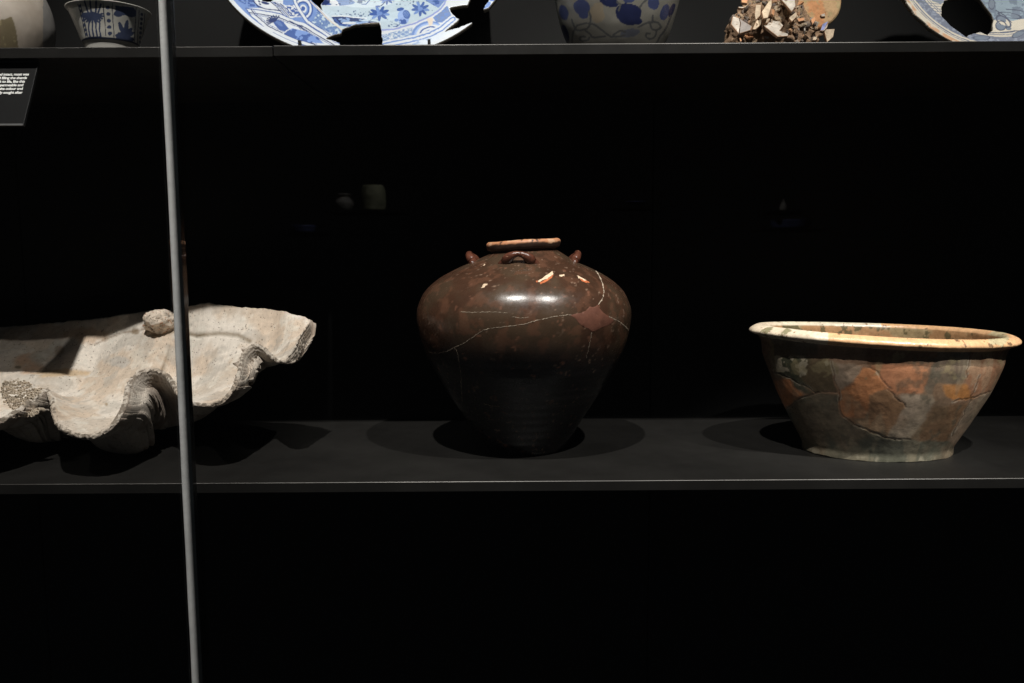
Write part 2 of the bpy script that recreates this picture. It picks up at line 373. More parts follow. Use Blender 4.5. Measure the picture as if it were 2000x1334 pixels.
def patch(poly, off, m, parent, name, conv, surf, cuts=5, jit=0.5, seed=0):
    r = random.Random(seed); P = []
    Q = [conv(p) for p in poly]
    for i in range(len(Q)):
        a, b = np.array(Q[i]), np.array(Q[(i + 1) % len(Q)])
        for t in (0, 0.33, 0.67): P.append(a + (b - a) * t + np.array([r.uniform(-jit, jit), r.uniform(-jit, jit)]))
    bm = bmesh.new(); bm.faces.new([bm.verts.new((p[0], p[1], 0)) for p in P])
    bmesh.ops.triangulate(bm, faces=bm.faces[:])
    for _ in range(2): bmesh.ops.subdivide_edges(bm, edges=[e for e in bm.edges if e.calc_length() > 3], cuts=1, use_grid_fill=False); bmesh.ops.triangulate(bm, faces=bm.faces[:])
    rim = {v for e in bm.edges if e.is_boundary for v in e.verts}
    for v in bm.verts: v.co = surf(v.co.x, v.co.y, 0.0002 if v in rim else off * 0.55)[0]
    for f in bm.faces: f.smooth = True
    bmesh.ops.recalc_face_normals(bm, faces=bm.faces[:])
    me = bpy.data.meshes.new(name); bm.to_mesh(me); bm.free(); return place(name, me, m, parent)
M_FILL = mat('red_brown_fill', (0.125, 0.050, 0.032), 0.65, 0.25, var=0.25, vscale=60, bump=0.3, bscale=300, bdist=0.0008, speck=((0.42, 0.25, 0.18), 300, 0.70))
M_CHIP = mat('cream_chip', (0.62, 0.47, 0.33), 0.75, 0.2, var=0.3, vscale=150, bump=0.5, bscale=400)
M_CHIPO = mat('orange_chip', (0.45, 0.13, 0.05), 0.7, 0.2, var=0.3, vscale=150)
o = patch([(898, 488), (935, 479), (962, 474), (985, 462), (1004, 441), (1026, 446), (1047, 431), (1058, 452), (1078, 473), (1106, 493), (1135, 514), (1122, 535), (1098, 545), (1062, 556), (1040, 572), (1018, 580), (998, 560), (965, 548), (942, 526), (925, 503)], 0.0009, M_FILL, jar, 'repair_patch', jx_, on_jar, seed=3, jit=0.3)
o['label'] = 'matt red brown filled patch where the cracks meet'
for k, poly in enumerate([[(722, 305), (758, 280), (800, 250), (808, 265), (772, 290), (735, 308)], [(838, 270), (868, 266), (870, 276), (842, 277)],
                          [(935, 272), (962, 283), (990, 300), (970, 300), (945, 286)], [(415, 340), (430, 320), (452, 318), (435, 335)], [(428, 216), (438, 210), (440, 215), (430, 219)]]):
    patch(poly, 0.0008, M_CHIP, jar, 'chip', jx_, on_jar, seed=k + 10, jit=0.9)
for k, poly in enumerate([[(735, 309), (772, 292), (808, 268), (800, 285), (760, 312), (738, 320)], [(714, 302), (722, 300), (724, 310), (716, 312)], [(950, 290), (985, 301), (1006, 310), (985, 313), (960, 302)]]):
    patch(poly, 0.0007, M_CHIPO, jar, 'chip', jx_, on_jar, seed=k + 20, jit=0.6)

# ------------------------------------------------------------------ large orange bowl
BC = np.array([0.6640, 0.199, 0.0])
bp_ = [(0.0, 0.003), (0.11, 0.002), (0.130, 0.0), (0.1320, 0.003), (0.1325, 0.012), (0.1375, 0.022), (0.1595, 0.060), (0.1870, 0.113), (0.2055, 0.158), (0.2090, 0.178), (0.2115, 0.189), (0.2165, 0.1968), (0.2250, 0.1995), (0.2310, 0.2030),
       (0.2305, 0.2070), (0.2250, 0.2115), (0.2150, 0.2150), (0.2060, 0.2135), (0.2000, 0.2060), (0.1970, 0.190), (0.1900, 0.158), (0.1720, 0.110), (0.1450, 0.058), (0.1200, 0.024), (0.06, 0.014), (0.0, 0.013)]
bprof = resample(bp_, 420)
V, th = lathe(bprof, 900, BC)
k_out = int(np.argmax(bprof[:, 0])); ii = np.arange(420)[None]
V[..., 1] = BC[1] + (V[..., 1] - BC[1]) * 0.73; V[..., 2] *= 1.05; bprof[:, 1] *= 1.05
V[..., 2] += (-0.0050 - 0.0080 * np.cos(th) + 0.0015 * np.sin(2 * th + 1))[:, None] * smooth(0.02, 0.2, V[..., 2])
dirn = np.stack([np.cos(th), np.sin(th)], -1)
V[..., :2] += dirn[:, None] * (((fbm(V, 9, 3, 1) - 0.5) * 0.006 + (fbm(V, 45, 3, 2) - 0.5) * (0.0012 + 0.0024 * smooth(0.17, 0.2, V[..., 2]))) * smooth(0.0, 0.02, np.abs(V[..., 2])))[..., None]
V[..., 2] += (fbm(V, 40, 3, 14) - 0.5) * 0.006 * (1 - smooth(0.0, 0.03, V[..., 2])) * (ii > 30)
V[..., 2] = np.maximum(V[..., 2], 0.0)
# paint by sherd outlines; the far side mirrors the near side
tf = np.arctan2(BC[1] - CAM[1], BC[0] - CAM[0])
rel = V - BC; ca, sa = math.cos(-tf), math.sin(-tf)
la = rel[..., 0] * ca - rel[..., 1] * sa; lb = rel[..., 0] * sa + rel[..., 1] * ca
la2 = -np.abs(la); X = BC[0] + la2 * math.cos(tf) - lb * math.sin(tf); Y = BC[1] + la2 * math.sin(tf) + lb * math.cos(tf)
px, py = proj(np.stack([X, Y, V[..., 2]], -1))
wob = 11.0
px = px + (fbm(V, 55, 3, 31) - 0.5) * wob; py = py + (fbm(V, 55, 3, 41) - 0.5) * wob
A6 = lambda L: [(1440 + 0.2324 * x, 610 + 0.2324 * y) for x, y in L]
A7 = lambda L: [(1700 + 0.2324 * x, 610 + 0.2324 * y) for x, y in L]
m1, m2, m3 = fbm(V, 22, 5, 50), fbm(V, 75, 4, 60), fbm(V, 170, 3, 70)
c = np.empty(V.shape); c[:] = (0.30, 0.19, 0.125)
TER, BUF, GRN, DRK, BRN = (0.60, 0.25, 0.11), (0.41, 0.315, 0.235), (0.135, 0.132, 0.098), (0.075, 0.075, 0.048), (0.31, 0.18, 0.10)
for poly, cc in ((A6([(180, 200), (1291, 290), (1291, 445), (800, 412), (290, 372), (190, 330)]), (0.26, 0.175, 0.12)),
                 (A7([(-20, 280), (1300, 290), (1300, 420), (600, 430), (-20, 450)]), (0.20, 0.115, 0.07)),
                 (A6([(290, 225), (660, 225), (670, 365), (290, 375)]), (0.15, 0.12, 0.085)),
                 (A6([(150, 350), (300, 370), (310, 520), (350, 580), (330, 720), (200, 600)]), (0.24, 0.17, 0.12)),
                 (A6([(300, 380), (560, 370), (780, 400), (830, 650), (660, 680), (520, 600), (310, 520)]), DRK),
                 (A6([(350, 560), (430, 555), (520, 600), (640, 680), (600, 692), (520, 650)]), (0.12, 0.115, 0.08)),
                 (A6([(330, 560), (450, 560), (500, 650), (560, 700), (400, 810), (300, 690)]), TER),
                 (A6([(380, 830), (580, 700), (700, 680), (850, 690), (870, 880), (1000, 950), (1320, 1070), (1320, 1300), (400, 1200)]), GRN),
                 (A7([(-30, 990), (130, 1050), (400, 1075), (680, 1075), (800, 1300), (-30, 1300)]), GRN),
                 (A6([(790, 415), (1060, 450), (980, 580), (860, 650), (825, 560)]), BUF),
                 (A6([(850, 665), (900, 640), (980, 590), (1060, 455), (1150, 465), (1300, 640), (1180, 690), (1170, 800), (1060, 900), (900, 880), (870, 800)]), TER),
                 (A6([(1170, 690), (1310, 640), (1310, 1070), (1000, 950), (900, 890), (1060, 890)]), BRN),
                 (A7([(-10, 700), (150, 665), (290, 790), (130, 1050), (-10, 1005)]), BRN),
                 (A7([(0, 445), (560, 430), (480, 600), (430, 690), (200, 690), (150, 650)]), (0.48, 0.21, 0.11)),
                 (A7([(560, 320), (840, 320), (810, 540), (700, 605), (560, 590), (500, 720), (450, 640)]), (0.145, 0.130, 0.105)),
                 (A7([(600, 610), (840, 600), (860, 720), (700, 755), (620, 690)]), (0.60, 0.26, 0.085)),
                 (A7([(820, 455), (1200, 430), (1040, 655), (850, 705), (800, 580)]), (0.36, 0.185, 0.11)),
                 (A7([(250, 700), (520, 690), (550, 760), (330, 1072), (130, 1050), (290, 790)]), BUF),
                 (A7([(540, 800), (760, 780), (830, 750), (650, 1080), (340, 1072)]), (0.215, 0.125, 0.07)),
                 (A7([(830, 740), (1080, 650), (900, 1000), (720, 1110), (650, 1080)]), (0.31, 0.235, 0.17))):
    c = mixc(c, sum(inpoly(px + ox, py + oy, poly) * 1.0 for ox, oy in ((-2.2, -1), (2.2, 1), (1, -2.2), (-1, 2.2), (0, 0))) / 5, cc)
c = mixc(c, smooth(0.48, 0.66, fbm(V, 13, 4, 120)) * 0.18, (0.42, 0.20, 0.10)); c = mixc(c, smooth(0.52, 0.68, fbm(V, 17, 5, 121)) * 0.25, (0.16, 0.135, 0.085)); c = mixc(c, smooth(0.60, 0.68, fbm(V * np.array([1, 1, 0.35]), 34, 4, 122)) * 0.28, (0.46, 0.37, 0.25))
fine = (0.78 + 0.44 * m1)[..., None] * (0.82 + 0.36 * m2)[..., None]; c = c * fine
c = mixc(c, smooth(0.56, 0.64, m1) * smooth(0.45, 0.6, m2) * 0.6, (0.10, 0.095, 0.07))
for cx, cy, rx, ry in ((1519, 706, 9, 11), (1566, 710, 9, 17), (1570, 728, 8, 10), (1525, 722, 16, 5), (1546, 700, 6, 4), (1616, 711, 6, 6)):
    c = mixc(c, (ell(px, py, cx, cy, rx, ry) + (m3 - 0.5) * 1.6 + (m2 - 0.5) * 1.4 < 0.9) * 0.85, (0.42, 0.36, 0.26))
c = mixc(c, smooth(0.50, 0.75, fbm(V, 120, 4, 88) + 0.1 * (m1 - .5)) * (1 - smooth(0.003, 0.016, V[..., 2])) * 0.7, (0.36, 0.32, 0.24))
c = mixc(c, smooth(0.60, 0.66, fbm(V, 30, 4, 90)) * (V[..., 2] > 0.15) * 0.5, (0.36, 0.29, 0.16))
inner = (ii > k_out)
# rim ring and inside glaze
lat = (px - 1467) / 533.0
rimm = (bprof[None, :, 1] > 0.2058) & (bprof[None, :, 0] > 0.2015)
rc = np.empty(V.shape); rc[:] = (0.74, 0.44, 0.23)
rpx, rpy = proj(V)
left = rpx < 1617 + (m2 - 0.5) * 8
rc = mixc(rc, left, (0.72, 0.60, 0.45)); rc = mixc(rc, (lb > 0.0) & (la > 0.02), (0.70, 0.62, 0.47))
rc = rc * (0.85 + 0.3 * m1)[..., None]
green = smooth(0.50, 0.56, fbm(V, 65, 4, 99)) * (ell(rpx, rpy, 1515, 652, 36, 14) < 1)
rc = mixc(rc, green * 0.8, (0.20, 0.19, 0.09))
rc = mixc(rc, (ell(rpx, rpy, 1843, 655, 26, 6) + (m2 - 0.5) < 1) * 0.5, (0.42, 0.36, 0.19))
rc = mixc(rc, (ell(rpx, rpy, 1950, 660, 22, 14) + (m2 - 0.5) < 1) * 0.7, (0.44, 0.44, 0.28))
rc = mixc(rc, smooth(0.70, 0.73, fbm(V, 130, 3, 5)), (0.22, 0.13, 0.07))
c = mixc(c, rimm, 0); c = c + rc * rimm[..., None]
ins = inner & ~rimm
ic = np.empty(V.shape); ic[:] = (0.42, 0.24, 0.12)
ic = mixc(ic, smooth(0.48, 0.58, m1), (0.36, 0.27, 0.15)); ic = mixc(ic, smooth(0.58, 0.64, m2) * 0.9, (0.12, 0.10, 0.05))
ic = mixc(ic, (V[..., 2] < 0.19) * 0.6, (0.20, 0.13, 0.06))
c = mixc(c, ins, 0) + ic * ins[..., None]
cracks6 = [A6(l) for l in ([(280, 500), (450, 555), (600, 630), (660, 680), (830, 660)], [(400, 815), (480, 760), (560, 715), (690, 680)], [(860, 700), (880, 860), (960, 930), (1100, 990), (1320, 1070)], [(1110, 450), (1200, 550), (1300, 655)], [(790, 410), (825, 560), (850, 660), (860, 700)])]
cracks6 += [A7(l) for l in ([(910, 530), (880, 640), (780, 860), (680, 1040)], [(690, 765), (850, 715), (1050, 650)], [(-10, 1000), (130, 1050), (330, 1075)], [(150, 650), (290, 790)], [(840, 320), (810, 540)])]
dmin = np.full(V.shape[:2], 1e9)
for l in cracks6: dmin = np.minimum(dmin, pdist(px, py, l))
cm = (1 - smooth(0.5, 1.5, dmin)) * (~inner) * (V[..., 2] < 0.198)
c = mixc(c, cm * 0.5 * smooth(0.35, 0.55, m1 + 0.3 * m2), (0.07, 0.05, 0.035))
cl = (1 - smooth(0.5, 1.1, np.abs(dmin - 2.2))) * (~inner) * smooth(0.5, 0.58, m2) * (V[..., 2] < 0.19); c = mixc(c, cl * 0.7, (0.42, 0.36, 0.28))
V[..., :2] -= dirn[:, None] * (cm * 0.0005)[..., None]
bowl = empty('orange_bowl', BC, 'wide mended bowl of orange and grey green sherds with thick rim', 'bowl')
M_BOWL = mat('mended_earthenware', paint=True, rough=0.33, spec=0.5, var=0.2, vscale=110, bump=0.22, bscale=130, bdist=0.0014, rvar=0.14)
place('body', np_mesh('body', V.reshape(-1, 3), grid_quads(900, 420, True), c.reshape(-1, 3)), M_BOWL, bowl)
bpz = np.argsort(bprof[:k_out, 1])
def on_bowl(px_, py_, off=0.0006):
    d = ray(px_, py_); d = d / np.linalg.norm(d); t = np.linspace(1.2, 2.0, 3000); P = CAM + t[:, None] * d
    rr = np.hypot(P[:, 0] - BC[0], (P[:, 1] - BC[1]) / 0.73); br = np.interp(P[:, 2], bprof[:k_out, 1][bpz], bprof[:k_out, 0][bpz])
    h = np.where((rr < br + off + 0.0008) & (P[:, 2] > 0))[0]; return P[h[0] if len(h) else int(np.argmin(rr - br))], None
cv7 = lambda p: (1700 + 0.2324 * p[0], 610 + 0.2324 * p[1])
M_SCAR = mat('cream_scar', (0.52, 0.43, 0.30), 0.6, 0.3, var=0.3, vscale=200)
crack([(570, 803), (610, 787), (650, 776), (705, 766)], 0.7, 31, conv=cv7, surf=on_bowl, parent=bowl, m=M_SCAR, name='glaze_scar')
crack([(195, 718), (212, 726), (238, 744)], 0.8, 32, conv=cv7, surf=on_bowl, parent=bowl, m=M_SCAR, name='glaze_scar')

# ------------------------------------------------------------------ giant clam valve
BACK = [(-175, 740, .22), (-150, 690, .31), (-90, 655, .39), (0, 640, .415), (100, 631, .41), (200, 620, .395), (280, 608, .37), (345, 606, .35), (375, 597, .34), (405, 590, .335), (440, 597, .33), (480, 601, .325), (530, 605, .315), (560, 610, .30), (590, 617, .285), (607, 625, .262)]
FRONT = [(-175, 740, .22), (-168, 780, .13), (-130, 815, .06), (-80, 838, .03), (-40, 838, .025), (0, 818, .05), (35, 797, .09), (68, 772, .135), (90, 758, .16), (103, 772, .135), (108, 800, .07), (118, 828, .035), (145, 844, .02), (180, 847, .015), (213, 830, .03), (236, 795, .065), (245, 757, .12),
         (263, 731, .165), (298, 718, .19), (330, 731, .175), (348, 760, .12), (368, 781, .07), (398, 787, .06), (430, 780, .07), (452, 757, .10), (464, 722, .155), (472, 691, .20), (493, 672, .225), (516, 677, .22), (530, 690, .185), (546, 703, .145), (562, 697, .145), (577, 674, .17), (588, 652, .205), (599, 636, .24), (607, 625, .262)]
NS, NT, NE = 1100, 150, 9
FP = crom([at(*p) for p in FRONT], 3000); BP = crom([at(*p) for p in BACK], 1500)
dl = np.r_[0, np.cumsum(np.linalg.norm(np.diff(FP, axis=0), axis=1))]; tt_ = np.linspace(0, dl[-1], NS)
FM = np.stack([np.interp(tt_, dl, FP[:, i]) for i in range(3)], -1)
ker = np.hanning(231); ker /= ker.sum()
pad = lambda q: np.convolve(np.r_[2 * q[0] - q[115:0:-1], q, 2 * q[-1] - q[-2:-117:-1]], ker, 'valid')
FS = np.stack([pad(FM[:, i]) for i in range(3)], -1)
xs_ = np.maximum.accumulate(FS[:, 0]) + np.linspace(0, 0.02, NS)
k2 = np.hanning(151); k2 /= k2.sum(); xs_ = np.convolve(np.r_[2 * xs_[0] - xs_[75:0:-1], xs_, 2 * xs_[-1] - xs_[-2:-77:-1]], k2, 'valid'); un = (xs_ - xs_[0]) / (xs_[-1] - xs_[0])
bx_ = BP[0, 0] + (BP[-1, 0] - BP[0, 0]) * un; o_ = np.argsort(BP[:, 0])
BM = np.stack([bx_, np.interp(bx_, BP[o_, 0], BP[o_, 1]), np.interp(bx_, BP[o_, 0], BP[o_, 2])], -1)
jf = np.stack([fbm(FM, 170, 3, k) - 0.5 for k in (1, 2, 3)], -1); FM = FM + jf * np.array([0.003, 0.003, 0.005]) * smooth(0, 0.03, un * (1 - un) * 4)[:, None]
BM = BM + np.stack([fbm(BM, 60, 4, k) - 0.5 for k in (4, 5, 6)], -1) * np.array([0.002, 0.004, 0.007]) * smooth(0, 0.05, un * (1 - un) * 4)[:, None]
mid = np.clip(un * (1 - un) * 4, 0, 1)
fl = 0.064 + 0.165 * np.abs(2 * un - 1) ** 3.0                    # height of the shell floor along its length
T = np.linspace(0, 1, NT)
def sheet(zfold):
    t = T[None, :, None]; P = BM[:, None] * (1 - t) + FM[:, None] * t
    zF = FS[:, None, 2] + (FM - FS)[:, None, 2] * T[None] ** zfold; wB, wF = (1 - T[None]) ** 2.1, T[None] ** 2.2
    P[..., 2] = BM[:, None, 2] * wB + zF * wF + fl[:, None] * (1 - wB - wF); return P
PI_ = sheet(1.5)
nb = sheet(1.2); gs = np.gradient(nb, axis=0); gt = np.gradient(nb, axis=1); NN = np.cross(gs, gt); NN /= np.linalg.norm(NN, axis=-1, keepdims=True) + 1e-12
NN *= np.sign(NN[..., 2:3].mean())
for _ in range(3): NN[1:-1, 1:-1] = (NN[:-2, 1:-1] + NN[2:, 1:-1] + NN[1:-1, :-2] + NN[1:-1, 2:] + NN[1:-1, 1:-1]) / 5
px_f = proj(FM)[0]; thick_r = smooth(548, 580, px_f) * (1 - smooth(603, 607, px_f))
tkm = np.interp(T, [0, 0.10, 0.45, 0.68, 0.84, 0.95, 1.0], [0.010, 0.018, 0.042, 0.026, 0.014, 0.011, 0.008])
tk = tkm[None] * (0.30 + 0.70 * mid[:, None] ** 0.5)
PO = PI_ - NN * tk[..., None]
PO[..., 2] -= thick_r[:, None] * np.interp(T, [0, 0.5, 0.85, 1], [0, 0.010, 0.024, 0.020])[None]
zmin = PO[..., 2].min(); PO[..., 2] -= max(zmin, 0) * np.exp(-((T - 0.50) / 0.20) ** 4)[None] * smooth(0.58, 1.0, mid)[:, None]
ipx, ipy = proj(PI_)
groove = pdist(ipx, ipy, [(175, 674), (205, 662), (235, 650), (290, 642), (345, 646), (385, 654), (430, 651), (465, 654), (485, 664)])
fade = (smooth(0, 0.06, T) * (1 - smooth(0.97, 1, T)))[None]
PI_[..., 2] -= 0.005 * np.exp(-(groove / 6.0) ** 2)
PI_[..., 2] += 0.012 * np.exp(-(ell(ipx, ipy, 316, 634, 34, 22)) ** 2) * fade
PI_[..., 2] += ((fbm(PI_, 14, 3, 4) - 0.5) * 0.010 + (fbm(PI_, 45, 3, 6) - 0.5) * 0.0022) * fade
PI_[..., 2] += 0.007 * np.exp(-((ipx - 120) / 190) ** 2 - ((ipy - (742 + 0.04 * (ipx - 120))) / 7) ** 2) * fade
arc = (1 - T[None]) + 0.05 * fbm(PO, 6, 2, 3)
PO[..., 2] += np.sin(arc * 260) * 0.0005 * smooth(0.3, 0.8, T)[None] + (fbm(PO, 40, 4, 9) - 0.5) * 0.0035
PO[..., 1] -= np.sin(arc * 170) * 0.0004 * smooth(0.5, 0.9, T)[None]
PO[..., 2] = np.maximum(PO[..., 2] - 0.001, 0.0)
te = np.linspace(0, 1, NE + 2)[1:-1][None, :, None]
eF = PI_[:, -1][:, None] * (1 - te) + PO[:, -1][:, None] * te; eB = PO[:, 0][:, None] * (1 - te) + PI_[:, 0][:, None] * te
eF[..., 1] -= 0.0025 * np.sin(math.pi * te[..., 0]); 
lay = np.sin(te[..., 0] * 26 + 3 * fbm(eF, 14, 2, 8)) * 0.0022 * thick_r[:, None]; eF[..., 1] += lay; eF[..., 0] -= lay
eF += np.stack([fbm(eF, 190, 3, k) - 0.5 for k in (31, 32, 33)], -1) * 0.0055 * smooth(0, .05, mid)[:, None, None]
RG = np.concatenate([PI_, eF, PO[:, ::-1], eB], 1).transpose(1, 0, 2); nv = RG.shape[0]; VV = RG
c = np.empty(VV.shape); c[:] = (0.68, 0.612, 0.535)
a1, a2, a3 = fbm(VV, 13, 5, 70), fbm(VV, 45, 4, 71), fbm(VV, 6, 3, 72)
c = mixc(c, smooth(0.48, 0.62, a1) * 0.6, (0.54, 0.40, 0.28)); c = mixc(c, smooth(0.50, 0.64, a3) * 0.6, (0.46, 0.38, 0.30))
c = mixc(c, smooth(0.55, 0.68, a2) * 0.45, (0.70, 0.66, 0.58)); c = mixc(c, smooth(0.56, 0.64, fbm(VV, 20, 4, 73)) * 0.55, (0.42, 0.38, 0.33))
gx_, gy_ = proj(VV); ri = np.arange(nv)[:, None]; isin = ri < NT
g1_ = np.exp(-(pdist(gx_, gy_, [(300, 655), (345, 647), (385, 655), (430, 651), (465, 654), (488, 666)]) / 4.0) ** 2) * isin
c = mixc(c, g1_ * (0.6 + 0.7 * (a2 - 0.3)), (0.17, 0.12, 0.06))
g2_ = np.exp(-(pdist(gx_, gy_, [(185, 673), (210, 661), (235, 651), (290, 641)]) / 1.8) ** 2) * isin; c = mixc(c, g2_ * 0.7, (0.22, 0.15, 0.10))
for ex, ey, rx, ry, cc in ((60, 708, 26, 20, (0.48, 0.29, 0.18)), (75, 700, 20, 14, (0.40, 0.37, 0.31)), (208, 790, 5, 4, (0.28, 0.20, 0.11)), (36, 717, 6, 3, (0.11, 0.09, 0.05)), (115, 683, 14, 9, (0.24, 0.18, 0.13)), (263, 648, 8, 5, (0.20, 0.14, 0.08)), (128, 730, 55, 8, (0.52, 0.36, 0.20)), (230, 705, 25, 10, (0.48, 0.45, 0.41)), (165, 655, 40, 14, (0.50, 0.36, 0.25))):
    c = mixc(c, (1 - smooth(0.6, 1.3, ell(gx_, gy_, ex, ey, rx, ry) + (a2 - 0.5) * 2)) * isin * 0.75, cc)
ed = ((ri >= NT - 1) & (ri < NT + NE + 2)) * 1.0
c = mixc(c, ed * (0.25 + 0.75 * smooth(0.45, 0.56, fbm(VV, 150, 3, 75))) * (1 - 0.45 * thick_r[None]), (0.20, 0.165, 0.13))
out_ = (ri >= NT + NE)
c = mixc(c, out_ * 0.5, (0.42, 0.36, 0.30)); c = mixc(c, out_ * smooth(0.5, 0.62, fbm(VV, 32, 4, 78)) * 0.6, (0.30, 0.23, 0.18))
c = mixc(c, smooth(0.80, 0.83, fbm(VV, 210, 2, 79)) * 0.7, (0.09, 0.07, 0.05))
CI = np.array([at(235, 700, .235)[0], 0.235, 0.0])
clam = empty('clam_shell', (CI[0], CI[1], 0), 'huge cream clam shell half with deep wavy scalloped edge', 'shell')
M_CLAM = mat('weathered_shell', paint=True, rough=0.72, spec=0.25, var=0.12, vscale=110, bump=0.5, bscale=240, bdist=0.0014, pits=((0.09, 0.065, 0.045), 190, 0.2))
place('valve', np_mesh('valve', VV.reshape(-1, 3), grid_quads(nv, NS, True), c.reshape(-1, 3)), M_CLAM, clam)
# hinge knob
bm = bmesh.new(); bmesh.ops.create_icosphere(bm, subdivisions=5, radius=1)
kc = at(314, 628, .330)
vs = np.array([v.co[:] for v in bm.verts]); dsp = 1 + (fbm(vs + 5, 2.2, 4, 3) - 0.5) * 0.5 + (fbm(vs + 5, 9, 3, 5) - 0.5) * 0.16
V = kc + vs * dsp[:, None] * np.array([0.032, 0.034, 0.0235])
for v, q in zip(bm.verts, V): v.co = q
for f in bm.faces: f.smooth = True
me = bpy.data.meshes.new('hinge_knob'); bm.to_mesh(me); bm.free()
M_KNOB = mat('pitted_knob', (0.58, 0.49, 0.40), 0.75, 0.25, var=0.45, vscale=70, bump=0.7, bscale=160, bdist=0.003, pits=((0.12, 0.08, 0.05), 260, 0.35), speck=((0.42, 0.24, 0.15), 90, 0.6))
place('hinge_knob', me, M_KNOB, clam)
# worm tubes crusting the left rib
flat = PI_.reshape(-1, 3); fx, fy = ipx.ravel(), ipy.ravel()
eflat = VV.reshape(-1, 3); ex_, ey_ = gx_.ravel(), gy_.ravel()
Vt, Qt = [], []; r = random.Random(5)
spots = []
while len(spots) < 190:
    a, b = r.uniform(-6, 94), r.uniform(738, 818)
    if not (inpoly(np.array([a]), np.array([b]), [(2, 762), (8, 745), (30, 741), (55, 745), (66, 760), (84, 758), (95, 768), (88, 792), (70, 812), (36, 818), (24, 800), (8, 785)])[0]): continue
    if any((a - s[0]) ** 2 + (b - s[1]) ** 2 < (4.6 if a + b < 830 else 6.0) ** 2 * 0.8 for s in spots):
        if r.random() > 0.02: continue
    spots.append((a, b))
for a, b in spots:
    lower = smooth(820, 850, a + b)
    k = int(np.argmin((fx - a) ** 2 + (fy - b) ** 2)); p = flat[k].copy()
    if math.hypot(fx[k] - a, fy[k] - b) > 4: p = at(a, b, 0.105 + 0.0005 * (818 - b))
    else: p = at(a, b, p[1] - 0.003)
    n = Vector((r.uniform(-.3, .3), -0.9, 0.42 - 0.2 * lower + r.uniform(-.2, .2))).normalized()
    ro = 0.0024 + 0.0012 * lower + r.uniform(-.0004, .0004); L_ = 0.0085 + 0.004 * lower
    t1 = n.cross(Vector((0.3, 0.2, 0.9))).normalized(); t2 = n.cross(t1); base = Vector(p) - n * 0.006; i0 = len(Vt)
    for h, rr_ in ((0, ro * 1.1), (L_ * 0.8, ro), (L_, ro * 0.92), (L_, ro * 0.58), (L_ * 0.35, ro * 0.5)):
        for q in range(9):
            an = q * 2 * math.pi / 9; Vt.append(base + n * h + (t1 * math.cos(an) + t2 * math.sin(an)) * rr_)
    for l in range(4):
        for q in range(9): Qt.append((i0 + l * 9 + q, i0 + l * 9 + (q + 1) % 9, i0 + (l + 1) * 9 + (q + 1) % 9, i0 + (l + 1) * 9 + q))
M_WORM = mat('worm_tube_crust', (0.42, 0.35, 0.27), 0.8, 0.2, var=0.4, vscale=90, bump=0.3, bscale=400)
tag(place('worm_tubes', np_mesh('worm_tubes', np.array([v[:] for v in Vt]), Qt), M_WORM, clam), kind='stuff')

# ------------------------------------------------------------------ blue and white plates
WHT, PAL, LBL, MBL, DBL = (0.59, 0.63, 0.68), (0.45, 0.55, 0.63), (0.155, 0.25, 0.52), (0.055, 0.108, 0.32), (0.018, 0.034, 0.125)
def plate_grid(c0, u, v, n, rad, prof, nu, nr, seed):
    th = np.linspace(0, 2 * math.pi, nu, endpoint=False); rs = np.linspace(0.01, 1, nr)
    h = np.interp(rs, [p[0] for p in prof], [p[1] for p in prof])
    P = c0 + rad * (np.cos(th)[:, None, None] * rs[None, :, None] * u + np.sin(th)[:, None, None] * rs[None, :, None] * v) + h[None, :, None] * n
    return P, th, rs
def cut_plate(name, P, keep, colr, n, thick, m, parent, label=None):
    nu, nr = P.shape[:2]; Q = grid_quads(nu, nr, True); kf = keep.ravel()
    Q = Q[kf[Q].sum(1) >= 3]
    used = np.unique(Q); remap = -np.ones(nu * nr, int); remap[used] = np.arange(len(used))
    me = np_mesh(name, P.reshape(-1, 3)[used], remap[Q], colr.reshape(-1, 3)[used]); o = place(name, me, m, parent)
    s = o.modifiers.new('thickness', 'SOLIDIFY'); s.thickness = thick; s.offset = -1 if False else 1; s.use_even_offset = False
    # make sure the painted face stays in front
    nn = np.zeros(3)
    for p in me.polygons[:50]: nn += np.array(p.normal)
    s.offset = -1 if np.dot(nn, n) > 0 else 1
    m2 = bpy.data.materials.get('broken_biscuit_edge') or mat('broken_biscuit_edge', (0.24, 0.215, 0.18), 0.85, 0.15, var=0.3, vscale=120, bump=0.4, bscale=300)
    me.materials.append(m2); s.material_offset_rim = 1
    return o
def stipple(P, sc, thr, seed): return smooth(thr, thr + 0.03, noise3(P, sc, seed))
